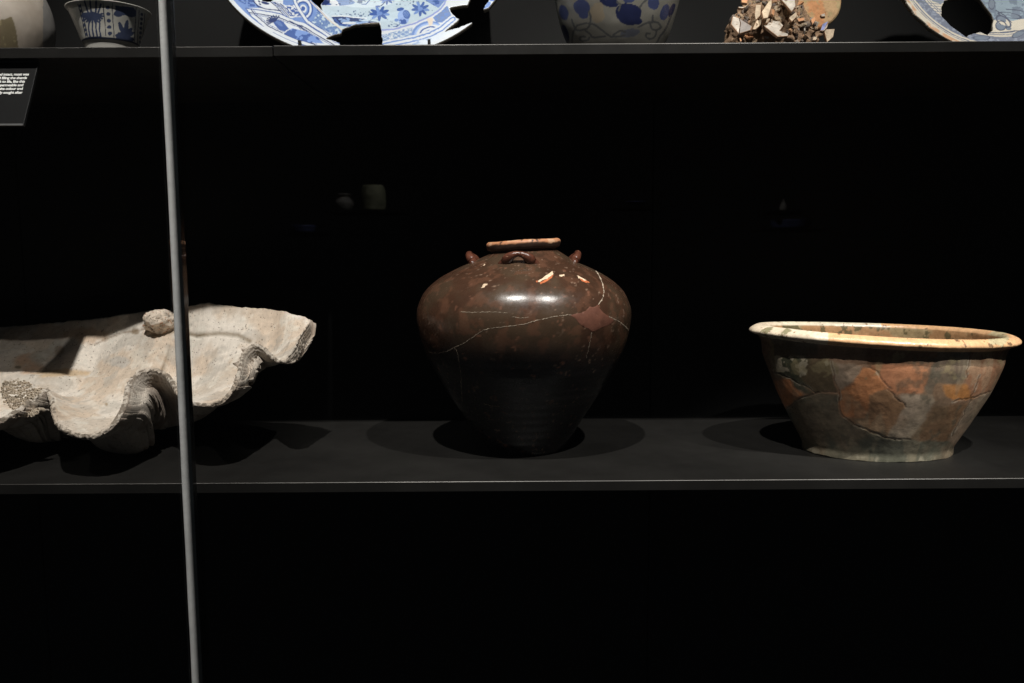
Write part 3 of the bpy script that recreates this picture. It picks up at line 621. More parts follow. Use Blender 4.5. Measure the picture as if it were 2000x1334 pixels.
def plate_one():
    al, g = R_(26), R_(5)
    u = np.array([math.cos(g), math.sin(g), 0]); bk = np.array([-math.sin(g), math.cos(g), 0])
    v = bk * math.sin(al) + np.array([0, 0, math.cos(al)]); n = np.cross(u, v); Rr = 0.28
    c0 = np.array([-0.259, 0.19, ZU + 0.001]) + Rr * v + 0.002 * n
    P, th, rs = plate_grid(c0, u, v, n, Rr, [(0, -0.030), (0.52, -0.030), (0.60, -0.024), (0.70, -0.010), (0.97, 0.0), (1, 0.001)], 1500, 300, 1)
    x, y = proj(P); rho = rs[None] * np.ones((1500, 1))
    rag = (fbm(P, 120, 3, 2) - 0.5) * 3.5; xx, yy = x + rag, y + (fbm(P, 120, 3, 8) - 0.5) * 3.5
    hole = [(668, 57), (676, 53), (690, 49), (715, 45), (741, 44), (744, 52), (745, 70), (749, 96), (666, 130), (664, 84), (650, 79), (636, 75), (652, 68), (667, 65)]
    gap = [(604, -25), (609, 2), (622, 14), (630, 21), (627, 11), (633, -2), (640, -25)]
    gap2 = [(500, -30), (512, 1), (526, 4), (534, 0), (560, -30)]
    out = [(937, 41), (925, 43), (900, 52), (867, 63), (897, 38), (890, 34), (882, 26), (877, 15), (900, 11), (914, 9), (920, -10), (930, -120), (930, -400), (1500, -400), (1500, 60)]
    frag = [(943, 18), (950, 7), (956, -2), (965, -40), (1060, -60), (1000, -8), (988, 2), (980, 6)]
    keep_main = ~inpoly(xx, yy, hole) & ~inpoly(xx, yy, gap) & ~inpoly(xx, yy, gap2) & ~inpoly(xx, yy, out)
    keep_frag = inpoly(xx, yy, frag)
    wn = fbm(P, 50, 3, 21); fn = fbm(P, 260, 2, 22); x = x + (wn - .5) * 2.0; y = y + (fbm(P, 50, 3, 23) - .5) * 2.0
    c = np.empty(P.shape); c[:] = WHT
    wash = fbm(P, 90, 4, 24)
    # rim panels
    rim = (rho > 0.60)
    c = mixc(c, rim & (rho < 0.965) & (x < 620) & (np.sin(th * 31)[:, None] > -2), WHT)
    c = mixc(c, (rho > 0.955) & (rho < 0.975), LBL)
    c = mixc(c, inpoly(x, y, [(440, -80), (520, -80), (500, 2), (515, 16), (480, 15.5), (491, 33), (470, 22), (452, 2)]), LBL)
    c = mixc(c, inpoly(x, y, [(470, -40), (498, 0), (513, 15), (485, 12), (462, 0)]) & (fn > 0.45), MBL)
    c = mixc(c, inpoly(x, y, [(494, -5), (560, 2), (570, 8), (592, 33), (563, 31), (545, 26), (520, 18), (500, 8)]), WHT)
    c = mixc(c, (pdist(x, y, [(494, 2), (506, 14), (520, 18), (548, 21)]) < 1.0), DBL)
    for k in range(5):
        c = mixc(c, (pdist(x, y, [(527 + 5 * k, 2 + 1.2 * k), (541 + 5 * k, 14 + k), (556 + 4 * k, 31)]) < 0.75), MBL if k % 2 else DBL)
    c = mixc(c, ell(x, y, 518, 6, 8, 2.6, 15) < 1, DBL); c = mixc(c, ell(x, y, 506, 3, 3, 1.6, 30) < 1, DBL); c = mixc(c, ell(x, y, 508, 8.5, 2.5, 1.3, 30) < 1, DBL)
    c = mixc(c, inpoly(x, y, [(558, 8), (574, 2), (590, 32), (566, 31)]) & (stipple(P, 420, 0.42, 5) > 0.5), MBL)
    c = mixc(c, inpoly(x, y, [(556, -20), (572, -20), (575, 9), (560, 11), (553, 8)]), LBL)
    # lower panel with border
    body = inpoly(x, y, [(482, 17), (545, 28), (560, 33), (590, 44), (606, 55), (640, 78), (655, 88), (600, 92), (560, 76), (520, 57), (492, 34)])
    c = mixc(c, body, WHT)
    for d0, w, cc in ((0, 0.9, MBL), (7.5, 0.9, DBL), (10.5, 0.5, MBL)):
        for line in ([(480, 16), (545, 26), (562, 33), (578, 40), (592, 44), (604, 50), (640, 72), (668, 88)], [(480, 16), (491, 33), (520, 57), (545, 70), (575, 83), (610, 93)]):
            dd = pdist(x, y, line); c = mixc(c, (np.abs(dd - d0) < w) & (body | (d0 == 0)), cc)
    c = mixc(c, inpoly(x, y, [(578, 33), (592, 33), (603, 46), (590, 44), (566, 36)]), LBL)
    c = mixc(c, (ell(x, y, 549, 50, 19, 8.5, 38) + (wash - .5) * 0.8 < 1), MBL)
    c = mixc(c, (ell(x, y, 545, 46, 9, 3, 38) + (wash - .5) < 1) * 0.5, LBL)
    for k in range(9):
        a_ = R_(150 + 18 * k); c = mixc(c, pdist(x, y, [(538, 41), (538 + 17 * math.cos(a_), 41 + 11 * math.sin(a_))]) < 1.1, DBL)
    c = mixc(c, inpoly(x, y, [(554, 66), (570, 55), (600, 62), (622, 74), (632, 85), (600, 83), (575, 76)]), tuple(np.array(LBL) * 1.15))
    c = mixc(c, inpoly(x, y, [(554, 66), (570, 55), (600, 62), (622, 74), (632, 85), (600, 83), (575, 76)]) & (wash > 0.53), MBL)
    c = mixc(c, (pdist(x, y, [(553, 66), (560, 60), (572, 54)]) < 1), WHT)
    for k in range(4): c = mixc(c, (pdist(x, y, [(565 + 6 * k, 40 + 3 * k), (580 + 5 * k, 49 + 3 * k), (588 + 6 * k, 58 + 2 * k)]) < 0.55), DBL)
    # diagonal divider and cloud scroll, brocade
    c = mixc(c, inpoly(x, y, [(575, -60), (606, -60), (606, 0), (625, 18), (640, 36), (668, 58), (667, 66), (650, 68), (600, 40), (577, 3)]), MBL)
    bro = inpoly(x, y, [(612, 16), (640, 36), (669, 58), (667, 66), (650, 69), (609, 43)])
    c = mixc(c, bro & (((np.floor(x * 0.62 + y * 0.3) + np.floor(y * 0.75 - x * 0.25)) % 2) < 1), (0.22, 0.33, 0.52)); c = mixc(c, bro & (fn > 0.6), PAL)
    rs_ = ell(x, y, 592, 17, 1, 1.15)
    scr = inpoly(x, y, [(575, -10), (612, -10), (622, 16), (612, 42), (600, 41), (577, 3)])
    for r0, cc in ((27, LBL), (20, MBL), (17, WHT), (13, MBL), (10, LBL), (7, WHT), (4, MBL)): c = mixc(c, (rs_ < r0) & scr, cc)
    c = mixc(c, pdist(x, y, [(571, -20), (577, 6), (586, 22), (600, 42), (625, 58), (645, 72), (655, 80)]) < 2.3, WHT)
    c = mixc(c, np.abs(pdist(x, y, [(571, -20), (577, 6), (586, 22), (600, 42), (625, 58), (645, 72), (655, 80)]) - 3.1) < 0.6, MBL)
    # centre
    cen = inpoly(x, y, [(628, -300), (627, 12), (631, 22), (669, 57), (672, 54), (743, 44), (745, 60), (800, 46), (840, 32), (862, 14), (872, -5), (900, -300)])
    c = mixc(c, cen, PAL)
    mount = inpoly(x, y, [(630, -5), (628, 10), (648, 12), (662, 12), (690, 8), (695, 3), (680, -5)]); c = mixc(c, mount, WHT)
    c = mixc(c, inpoly(x, y, [(652, -5), (660, 3), (663, 11), (690, 8), (694, 4), (680, -5)]), (0.14, 0.23, 0.45)); c = mixc(c, ell(x, y, 640, 8, 8, 2) < 1, MBL); c = mixc(c, mount & (x < 665) & (wash > 0.55), DBL)
    dots = stipple(P, 330, 0.70, 15)
    for ex, ey, rx, ry in ((690, 26, 48, 7), (705, 2, 30, 6), (735, 42, 40, 5), (790, 4, 30, 6), (845, 20, 14, 6), (770, 50, 18, 4)):
        c = mixc(c, dots * (ell(x, y, ex, ey, rx, ry) < 1) * 0.9, (0.07, 0.11, 0.22))
    motif = inpoly(x, y, [(647, 33), (668, 30), (692, 33), (718, 36), (700, 40), (728, 42), (738, 44), (690, 49), (668, 50), (655, 44)])
    c = mixc(c, motif, (0.20, 0.30, 0.52)); c = mixc(c, motif & (wash > 0.5), DBL)
    c = mixc(c, pdist(x, y, [(648, 32), (668, 31), (690, 34), (716, 35.5)]) < 1.2, WHT); c = mixc(c, ell(x, y, 682, 45, 14, 2.2) < 1, WHT)
    c = mixc(c, np.abs(pdist(x, y, [(655, 38), (664, 48), (690, 52)]) - 1) < 0.9, MBL)
    def lotus(cx, cy, s, f=0.62):
        nonlocal c
        for k in range(9):
            a_ = R_(k * 40 + 12); c = mixc(c, ell(x, y, cx + math.cos(a_) * s * .55, cy + math.sin(a_) * s * .55 * f, s * .5, s * .17, math.degrees(math.atan2(math.sin(a_) * f, math.cos(a_)))) < 1, MBL if k % 3 else LBL)
        c = mixc(c, ell(x, y, cx, cy, s * .3, s * .2) < 1, (0.14, 0.23, 0.50))
    lotus(741, 26, 19); lotus(821, 17, 17, 0.75); lotus(756, -2, 14)
    c = mixc(c, pdist(x, y, [(752, 4), (745, 11), (736, 13)]) < 0.9, DBL); c = mixc(c, ell(x, y, 738, 12.5, 4.5, 2) < 1, MBL); c = mixc(c, pdist(x, y, [(722, 0), (714, 9), (706, 8)]) < 0.9, MBL)
    c = mixc(c, ell(x, y, 788, 33, 11.5, 15) < 1, (0.26, 0.37, 0.66)); c = mixc(c, ell(x, y, 794, 28, 7, 9, -20) < 1, MBL); c = mixc(c, (ell(x, y, 794, 28, 7, 9, -20) < .8) & (np.sin(x * 2 + y) > 0.3), LBL)
    c = mixc(c, ell(x, y, 782, 18, 7, 3.2, -12) < 1, MBL); c = mixc(c, ell(x, y, 774, 39, 4, 3) < 1, LBL); c = mixc(c, pdist(x, y, [(781, 46), (776, 51), (768, 52)]) < 0.7, MBL)
    c = mixc(c, (ell(x, y, 788, 42, 10, 5) < 1) & (wash > .5), MBL)
    c = mixc(c, inpoly(x, y, [(822, -40), (832, 2), (846, 10), (856, 16), (868, 3), (874, -40)]), (0.16, 0.24, 0.50)); c = mixc(c, inpoly(x, y, [(822, -40), (832, 2), (846, 10), (856, 16), (868, 3), (874, -40)]) & (wash > .56), MBL)
    # right hand rim
    R1 = [(744, 59), (770, 57), (790, 51), (810, 46), (826, 38), (845, 29), (860, 18), (868, 8), (876, -20)]
    dd = pdist(x, y, R1)
    below = inpoly(x, y, [(744, 58), (770, 57), (790, 51), (810, 46), (826, 38), (845, 29), (860, 18), (868, 8), (876, -20), (1100, -20), (1100, 160), (744, 160)])
    c = mixc(c, below, WHT)
    c = mixc(c, dd < 1.6, (0.26, 0.31, 0.58)); 
    lat_ = inpoly(x, y, [(745, 68), (790, 57), (806, 54), (806, 71), (780, 80), (750, 87)])
    g_ = ((x * 0.55 + y) % 7.5 < 1.6) | ((x * 0.5 - y) % 7.5 < 1.4)
    c = mixc(c, lat_, (0.20, 0.29, 0.50)); c = mixc(c, lat_ & g_, PAL); c = mixc(c, lat_ & (fn > 0.66), WHT)
    tx = inpoly(x, y, [(846, 34), (862, 22), (873, 11), (882, 30), (884, 34), (868, 44), (852, 44)])
    c = mixc(c, tx, (0.17, 0.24, 0.42)); c = mixc(c, tx & (fn > 0.55), LBL)
    rs2 = ell(x, y, 842, 70, 1, 0.78); sc2 = inpoly(x, y, [(804, 80), (804, 44), (826, 38), (850, 42), (866, 50), (846, 66), (815, 78)])
    for r0, cc in ((38, LBL), (33, (0.30, 0.42, 0.70)), (29, WHT), (24, MBL), (21, WHT), (16, LBL), (11, WHT), (7, MBL)): c = mixc(c, (rs2 < r0) & sc2, cc)
    for o_, cc in ((0, WHT), (4, LBL), (6.5, WHT)): c = mixc(c, np.abs(pdist(x, y, [(750, 89), (780, 83), (812, 76), (840, 67), (862, 56), (885, 37)]) - o_) < 1.6, cc)
    rf = inpoly(x, y, [(800, 92), (812, 80), (840, 72), (868, 64), (900, 54), (938, 40), (938, 48), (870, 84), (850, 94)])
    c = mixc(c, rf, (0.58, 0.64, 0.72)); c = mixc(c, rf & (wash > 0.52) & (rho < 0.95), (0.34, 0.44, 0.62)); c = mixc(c, (rho > 0.975), WHT)
    c = mixc(c, inpoly(x, y, frag) & (wash > 0.47), LBL)
    c = mixc(c, inpoly(x, y, [(834, 36), (846, 34), (845, 46), (838, 52)]), (0.66, 0.58, 0.50))
    c = mixc(c, smooth(1.6, 0.4, np.abs(pdist(x, y, [(606, 2), (622, 17), (640, 38), (669, 58)]))), (0.66, 0.58, 0.46))
    e = empty('broken_plate', (c0[0], 0.2, ZU), 'large broken blue and white plate with painted duck and lotus flowers', 'plate')
    m_ = mat('blue_white_glaze', paint=True, rough=0.22, spec=0.4, var=0.05, vscale=80, bump=0.04, bscale=80, bdist=0.001)
    cut_plate('plate_body', P, keep_main, c, n, 0.0075, m_, e)
    cut_plate('rim_fragment', P, keep_frag, c, n, 0.009, m_, e)
    # hidden carrier that holds the pieces and the pegs in front
    st = empty('plate_stand', (c0[0], 0.2, ZU), 'two small black pegs holding the duck plate upright', 'stand')
    for qx, qy, h_ in ((585, 80, 0.0), (838, 78, 0.0)):
        b_ = at(qx, qy, 0.155)
        box('peg', (b_[0] - 0.0024, 0.153, ZU + 0.0), (b_[0] + 0.0024, 0.158, b_[2] + 0.001), M_STEEL, st, 0.0005)
        box('peg_foot', (b_[0] - 0.0024, 0.158, ZU), (b_[0] + 0.0024, 0.33, ZU + 0.003), M_STEEL, st)
    b_ = at(591, 90, 0.168); box('peg', (b_[0] - 0.001, 0.156, ZU), (b_[0] + 0.001, 0.159, ZU + 0.021), M_STEEL, st)
    for s in (-0.13, 0.12):
        p1 = c0 + u * s - n * 0.045 - v * 0.22; p2 = c0 + u * s - n * 0.044 + v * 0.10
        p1[2] = max(p1[2], ZU + 0.004)
        place('back_rest', tube_mesh('back_rest', [p1, p2], 0.003, 8), M_STEEL, st)
        p3 = np.array([p1[0], p1[1], ZU + 0.002]); place('strut', tube_mesh('strut', [p1, p3 + np.array([0, 0.001, 0])], 0.003, 8), M_STEEL, st)
    p1 = c0 + u * 0.20 - n * 0.012 + v * 0.02; p2 = c0 + u * 0.02 - n * 0.045 + v * 0.02; place('fragment_arm', tube_mesh('fragment_arm', [p2, p1, c0 + u * 0.235 + v * 0.02 - n * 0.01], 0.002, 8), M_STEEL, st)
plate_one()

def plate_two():
    al, g = R_(20), R_(0)
    u = np.array([1, 0, 0.0]); v = np.array([0, math.sin(al), math.cos(al)]); n = np.cross(u, v); Rr = 0.18
    c0 = np.array([0.857, 0.19, ZU + 0.001]) + Rr * v + 0.002 * n
    P, th, rs = plate_grid(c0, u, v, n, Rr, [(0, -0.022), (0.5, -0.022), (0.62, -0.014), (0.75, -0.006), (1, 0.0)], 900, 220, 1)
    x, y = proj(P); rho = rs[None] * np.ones((900, 1)) + (fbm(P, 60, 3, 3) - .5) * 0.015
    jag_ = (fbm(P, 70, 3, 3) - .5); keep = (rs[None] < 0.985 + jag_ * 0.05)
    hole = [(1839, 14), (1839, 31.5), (1856, 50), (1889, 74), (1891, 70), (1914, 62), (1929, 69), (1938, 59), (1941, 39), (1936, 27), (1916, 1), (1906, -6), (1860, -4), (1846, 1)]
    keep &= ~inpoly(x + jag_ * 3, y + jag_ * 3, hole)
    CR, GB, DG = (0.60, 0.55, 0.46), (0.17, 0.19, 0.25), (0.09, 0.105, 0.15)
    wash = fbm(P, 70, 4, 5); fn = fbm(P, 250, 2, 6)
    c = np.empty(P.shape); c[:] = CR; lf = x < 1935
    c = mixc(c, (rho > 0.80) & (rho < 0.88), GB); c = mixc(c, (rho > 0.80) & (rho < 0.88) & (fn > 0.52), (0.27, 0.30, 0.37))
    for r0, w in ((0.905, 0.006), (0.795, 0.006), (0.925, 0.003), (0.765, 0.004), (0.74, 0.004)): c = mixc(c, np.abs(rho - r0) < w, GB)
    for k in range(6): c = mixc(c, (pdist(x, y, [(1806 + 3 * k, 5 + 5 * k), (1822 + 2 * k, 7 + 5 * k), (1838, 8 + 5 * k)]) < 0.6), GB)
    c = mixc(c, ell(x, y, 1848, 49, 10, 4, 20) < 1, GB); c = mixc(c, inpoly(x, y, [(1818, -40), (1845, 3), (1838, 8), (1820, 2)]), (0.22, 0.25, 0.31))
    blue = inpoly(x, y, [(1916, 1), (1905, -60), (2400, -60), (2400, 30), (1996, 37), (1976, 41), (1955, 35), (1940, 40), (1936, 27)])
    c = mixc(c, blue, (0.26, 0.33, 0.39)); c = mixc(c, blue & (wash > 0.52), (0.17, 0.21, 0.27))
    for ex, ey, rx, ry, an in ((1960, 42, 16, 8, 35), (1955, 50, 10, 9, 0), (1990, 66, 14, 5, -25), (1972, 30, 22, 5, 10), (1937, 8, 6, 10, 0), (1970, 56, 5, 2.5, 0), (1917, 74, 16, 4, 0)):
        e_ = ell(x, y, ex, ey, rx, ry, an); c = mixc(c, (e_ < 1) & (wash > 0.44), (0.18, 0.215, 0.27)); c = mixc(c, np.abs(e_ - 1) < 0.12, DG)
    for l in ([(1930, 64), (1950, 64), (1985, 60), (2010, 62)], [(1945, 20), (1962, 30), (1976, 44)], [(1965, 18), (1990, 20), (2020, 30)]): c = mixc(c, pdist(x, y, l) < 0.9, DG)
    c = mixc(c, (rs[None] > 0.95) * smooth(.45, .6, wash), (0.55, 0.33, 0.20))
    e = empty('holed_plate', (c0[0], 0.2, ZU), 'chipped grey blue and cream plate with a large oval hole', 'plate')
    m_ = mat('grey_blue_glaze', paint=True, rough=0.3, spec=0.4, var=0.06, vscale=80, bump=0.06, bscale=90, bdist=0.001)
    cut_plate('plate_body', P, keep, c, n, 0.008, m_, e)
    st = empty('plate_stand', (0.86, 0.2, ZU), 'black wire stand behind the plate with the oval hole', 'stand')
    for s in (0.02, 0.10):
        p1 = c0 + u * s - n * 0.034 - v * 0.15; p1[2] = ZU + 0.004; p2 = c0 + u * s - n * 0.034 + v * 0.05
        place('back_rest', tube_mesh('back_rest', [p1, p2], 0.003, 8), M_STEEL, st); box('foot', (p1[0] - 0.003, 0.150, ZU), (p1[0] + 0.003, p1[1] + 0.03, ZU + 0.006), M_STEEL, st)
        box('peg', (p1[0] - 0.003, 0.146, ZU), (p1[0] + 0.003, 0.150, ZU + 0.014), M_STEEL, st)
plate_two()

# ------------------------------------------------------------------ small painted bowls and the pale vase
def painted_bowl(name, label, C0, prof, paint, m, nu=520, nv=260, tilt=0.0):
    pr = resample(prof, nv); V, th = lathe(pr, nu, C0)
    V[..., :2] += np.stack([np.cos(th), np.sin(th)], -1)[:, None] * ((fbm(V, 20, 3, 3) - .5) * 0.0025)[..., None]
    V[..., 2] += tilt * np.cos(th)[:, None] * smooth(0, 1, (V[..., 2] - C0[2]) / 0.08)
    x, y = proj(V); c = paint(x, y, V, pr, th)
    e = empty(name, C0, label, 'bowl' if 'bowl' in name else 'vase'); place('body', np_mesh('body', V.reshape(-1, 3), grid_quads(nu, nv, True), c.reshape(-1, 3)), m, e); return e
M_PORC = mat('porcelain_glaze', paint=True, rough=0.3, spec=0.4, var=0.05, vscale=60, bump=0.05, bscale=70, bdist=0.001)
KW, KB, KD = (0.52, 0.50, 0.45), (0.055, 0.070, 0.13), (0.028, 0.035, 0.065)
def paint_palm(x, y, V, pr, th):
    z = V[..., 2] - ZU; w = fbm(V, 120, 3, 4); x = x + (w - .5) * 2; y = y + (fbm(V, 120, 3, 5) - .5) * 2
    c = np.empty(V.shape); c[:] = KW
    tt = np.degrees(th)[:, None]
    out = np.arange(V.shape[1])[None] <= int(np.argmax(pr[:, 0]))
    for l in ([(201, 5), (207, 70)], [(219, 6), (223, 80)], [(266, 14), (262, 85)], [(272, 20), (268, 88)], [(283, 26), (278, 85)], [(152, 8), (168, 72)], [(157, 8), (172, 72)]): c = mixc(c, (pdist(x, y, l) < 0.7) & out, KD)
    for k in range(6): c = mixc(c, (ell(x, y, 210.5 + k * 1.0, 15 + 12.6 * k, 4.3, 3.6) < 1) & out, KB)
    for k in range(7): c = mixc(c, (ell(x, y, 277 - k * 0.6, 28 + 9.0 * k, 2.6, 3.2) < 1) & out, KB)
    for k in range(7): c = mixc(c, (ell(x, y, 156 + k * 2.2, 12 + 9.2 * k, 2.2, 3.4) < 1) & out, KB)
    for a_ in range(-10, 195, 17):
        ra = R_(a_); c = mixc(c, (pdist(x, y, [(181, 27), (181 + 20 * math.cos(ra), 30 + 15 * math.sin(ra))]) < 1.9) & out, KB)
    c = mixc(c, (ell(x, y, 181, 28, 11, 5) < 1) & out, KB)
    for l in ([(165, 3), (172, 24)], [(176, 2), (178, 24)], [(188, 2), (187, 24)], [(197, 8), (192, 24)]): c = mixc(c, (pdist(x, y, l) < 1.8) & out, KB)
    for k in range(4): c = mixc(c, (pdist(x, y, [(174 + 7 * k, 38), (173 + 7 * k, 55), (176 + 7 * k, 72)]) < 1.5) & out, KB)
    c = mixc(c, (ell(x, y, 186, 75, 20, 4) < 1) & out, KD)
    c = mixc(c, (ell(x, y, 247, 22, 20, 9, 12) + (w - .5) < 1) & out, KB); c = mixc(c, (ell(x, y, 231, 27, 9, 6) < 1) & out, KB)
    for a_, L_ in ((-150, 15), (-110, 30), (-80, 32), (-50, 22), (-25, 20), (-170, 18)):
        ra = R_(a_); c = mixc(c, (ell(x, y, 243 + math.cos(ra) * L_ * .55, 72 + math.sin(ra) * L_ * .55, L_ * .5, 4.4, a_) < 1) & out, KB)
    c = mixc(c, (ell(x, y, 243, 77, 19, 7) < 1) & out, KB)
    c = mixc(c, (z < 0.0215) & out, (0.26, 0.25, 0.23)); c = mixc(c, (z < 0.0235) & (z > 0.0215) & out, KD)
    return c
zr = at(215, 26, 0.165)[2] - ZU
sb = at(215, 60, 0.165); B1 = np.array([sb[0], 0.165, ZU - 0.0010])
h = zr + 0.004
painted_bowl('palm_bowl', 'small blue and white bowl with palm and dotted band decoration', B1,
             [(0, 0.004), (0.034, 0.004), (0.036, 0), (0.0395, 0), (0.041, 0.004), (0.0405, 0.017), (0.0445, 0.024), (0.0505, 0.042), (0.0595, h - 0.010), (0.0625, h - 0.003), (0.0660, h), (0.0652, h + 0.0012), (0.058, h - 0.004), (0.0525, h - 0.011), (0.0465, 0.042), (0.039, 0.025), (0.030, 0.016), (0, 0.012)], paint_palm, M_PORC)
def paint_vine(x, y, V, pr, th):
    w = fbm(V, 90, 3, 4); x = x + (w - .5) * 2; y = y + (fbm(V, 90, 3, 5) - .5) * 2; wash = fbm(V, 60, 4, 9)
    c = np.empty(V.shape); c[:] = (0.165, 0.156, 0.135); out = np.arange(V.shape[1])[None] <= int(np.argmax(pr[:, 0]))
    c = mixc(c, (ell(x, y, 1165, 25, 16, 18) + (w - .5) < 1) & out, (0.20, 0.165, 0.12))
    A = lambda L: [tuple(q) for q in crom([(1050 + .155 * a, .155 * b) for a, b in L], len(L) * 5)]
    leaf, dk = (0.040, 0.050, 0.115), (0.014, 0.018, 0.055)
    for ex, ey, rx, ry, an, cc in ((1101, 24, 9, 15, -15, leaf), (1136, 14, 17, 14, 10, leaf), (1140, 28, 9, 8, 0, leaf), (1189, 2, 19, 11, 20, dk), (1229, 26, 27, 20, 0, dk), (1233, 40, 22, 9, 0, dk), (1229, 0, 11, 6, 0, leaf), (1276, 6, 12, 13, 0, leaf), (1298, 24, 8, 17, 20, leaf),
                                  (1104, 66, 6, 18, -15, dk), (1312, 20, 5, 14, 20, dk), (1231, 64, 18, 9, -8, (0.10, 0.105, 0.13))):
        c = mixc(c, (ell(x, y, ex, ey, rx, ry, an) + (wash - .5) * 0.5 < 1) & out, cc)
    vine = (0.075, 0.075, 0.075)
    for l in ([(650, 150), (670, 220), (655, 320), (600, 370), (500, 380), (480, 340), (560, 300), (690, 300), (800, 370), (900, 450), (1000, 465), (1100, 440)], [(480, 350), (445, 420), (435, 520), (440, 640)],
              [(600, 385), (660, 430), (690, 470), (760, 470), (850, 460)], [(650, 470), (620, 510), (560, 515), (530, 485), (560, 460), (600, 465)], [(430, 250), (460, 330)], [(1000, 30), (1040, 60), (1020, 130)],
              [(1270, 340), (1350, 300), (1430, 280), (1520, 290), (1550, 340), (1500, 380), (1440, 360), (1420, 300)], [(1500, 390), (1480, 460), (1420, 490), (1370, 470), (1370, 425), (1420, 420)], [(1450, 270), (1450, 200)], [(1290, 90), (1330, 30), (1370, 0)], [(1680, 200), (1620, 350), (1550, 450), (1500, 540)], [(960, 440), (1040, 390), (1100, 400)]):
        c = mixc(c, (pdist(x, y, A(l)) < 1.9) & out, vine)
    return c
sb = at(1204, 60, 0.215); B2 = np.array([sb[0], 0.215, ZU]); zr = at(1204, 2, 0.215)[2] - ZU
painted_bowl('vine_bowl', 'deep blue and white bowl with dark leaves and curling vines', B2,
             [(0, 0.004), (0.060, 0.004), (0.064, 0), (0.070, 0), (0.072, 0.006), (0.081, 0.022), (0.0925, 0.046), (0.1015, 0.074), (0.1075, zr - 0.002), (0.1120, zr + 0.012), (0.1135, zr + 0.018), (0.1105, zr + 0.018), (0.100, zr - 0.01), (0.080, 0.040), (0.05, 0.014), (0, 0.010)], paint_vine, M_PORC)
def paint_vase(x, y, V, pr, th):
    w = fbm(V, 60, 4, 4); c = np.empty(V.shape); c[:] = (0.34, 0.29, 0.24); c = mixc(c, smooth(.45, .6, fbm(V, 25, 3, 2)) * .5, (0.40, 0.35, 0.30))
    x2 = x + (w - .5) * 5; y2 = y + (fbm(V, 60, 4, 7) - .5) * 5
    pat = inpoly(x2, y2, [(-60, 50), (-20, 44), (5, 38), (22, 33), (28, 45), (33, 68), (36, 100), (-60, 100)])
    c = mixc(c, pat, (0.15, 0.12, 0.07)); c = mixc(c, pat & (w > .54), (0.24, 0.20, 0.11))
    c = mixc(c, (x > 84 + (w - .5) * 3), (0.20, 0.19, 0.18)); return c  # shaded right-hand side painted on as a darker grey strip
vb = at(-12, 50, 0.22); B3 = np.array([vb[0], 0.22, ZU - 0.0010])
painted_bowl('pale_vase', 'rounded beige stoneware vase with a brown patch near its base', B3,
             [(0, 0.0), (0.070, 0.0), (0.078, 0.003), (0.086, 0.020), (0.094, 0.050), (0.0955, 0.075), (0.090, 0.105), (0.078, 0.130), (0.055, 0.150), (0.035, 0.160), (0.030, 0.185), (0.036, 0.195), (0.030, 0.196), (0.025, 0.185), (0.028, 0.158), (0.0, 0.150)], paint_vase,
             mat('beige_stoneware', paint=True, rough=0.5, spec=0.35, var=0.08, vscale=60, bump=0.15, bscale=110, bdist=0.001), 400, 200)

# ------------------------------------------------------------------ concretion of sherds on an old saucer
cc0 = at(1530, 50, 0.23); con = empty('sherd_concretion', (cc0[0], 0.23, ZU), 'lumpy crust of broken pottery sherds and pebbles stuck to a buff disc', 'concretion')
bm = bmesh.new(); bmesh.ops.create_icosphere(bm, subdivisions=6, radius=1)
vs = np.array([v.co[:] for v in bm.verts]); dsp = 1 + (fbm(vs + 3, 1.6, 3, 2) - .5) * .5 + (fbm(vs + 3, 6, 4, 3) - .5) * .42 + (fbm(vs + 3, 18, 3, 4) - .5) * .16
Vc = vs * dsp[:, None]; wz = np.clip((Vc[:, 2] + 1) / 2, 0, 1)
Vc = np.stack([cc0[0] - 0.010 + Vc[:, 0] * (0.104 - 0.060 * wz) - 0.004 * wz, 0.235 + Vc[:, 1] * 0.050 + 0.03 * wz, ZU + 0.062 + Vc[:, 2] * 0.075], -1); Vc[:, 2] = np.maximum(Vc[:, 2], ZU)
for v, q in zip(bm.verts, Vc): v.co = q
for f in bm.faces: f.smooth = True
me = bpy.data.meshes.new('crust'); bm.to_mesh(me); bm.free()
M_CRUST = mat('rusty_crust', (0.25, 0.16, 0.10), 0.85, 0.2, var=0.6, vscale=60, bump=0.8, bscale=130, bdist=0.005, speck=((0.34, 0.22, 0.13), 110, 0.58))
crust = place('crust', me, M_CRUST, con)
# disc behind
dc = at(1562, -14, 0.262); dn_ = np.array([0.10, -0.90, 0.42]); dn_ /= np.linalg.norm(dn_); du = np.cross([0, 0, 1.0], dn_); du /= np.linalg.norm(du); dv = np.cross(dn_, du)
P, th, rs = plate_grid(dc, -du, dv, dn_, 0.079, [(0, 0.004), (0.5, 0.004), (0.8, 0.002), (0.96, 0.0), (1, -0.004)], 260, 70, 1)
P = P + dn_ * ((fbm(P, 45, 4, 3) - .5) * 0.008)[..., None]
w1, w2 = fbm(P, 40, 4, 2), fbm(P, 110, 4, 7); c = np.empty(P.shape); c[:] = (0.46, 0.30, 0.16); c = mixc(c, smooth(.48, .6, w1), (0.50, 0.24, 0.11)); c = mixc(c, smooth(.52, .62, w2) * .7, (0.36, 0.29, 0.15)); c = mixc(c, smooth(.66, .7, fbm(P, 80, 3, 9)), (0.09, 0.05, 0.03))
o = cut_plate('disc', P, np.ones(P.shape[:2], bool), c, dn_, 0.010, mat('buff_disc', paint=True, rough=0.8, spec=0.2, var=0.1, vscale=140, bump=0.5, bscale=200), con)
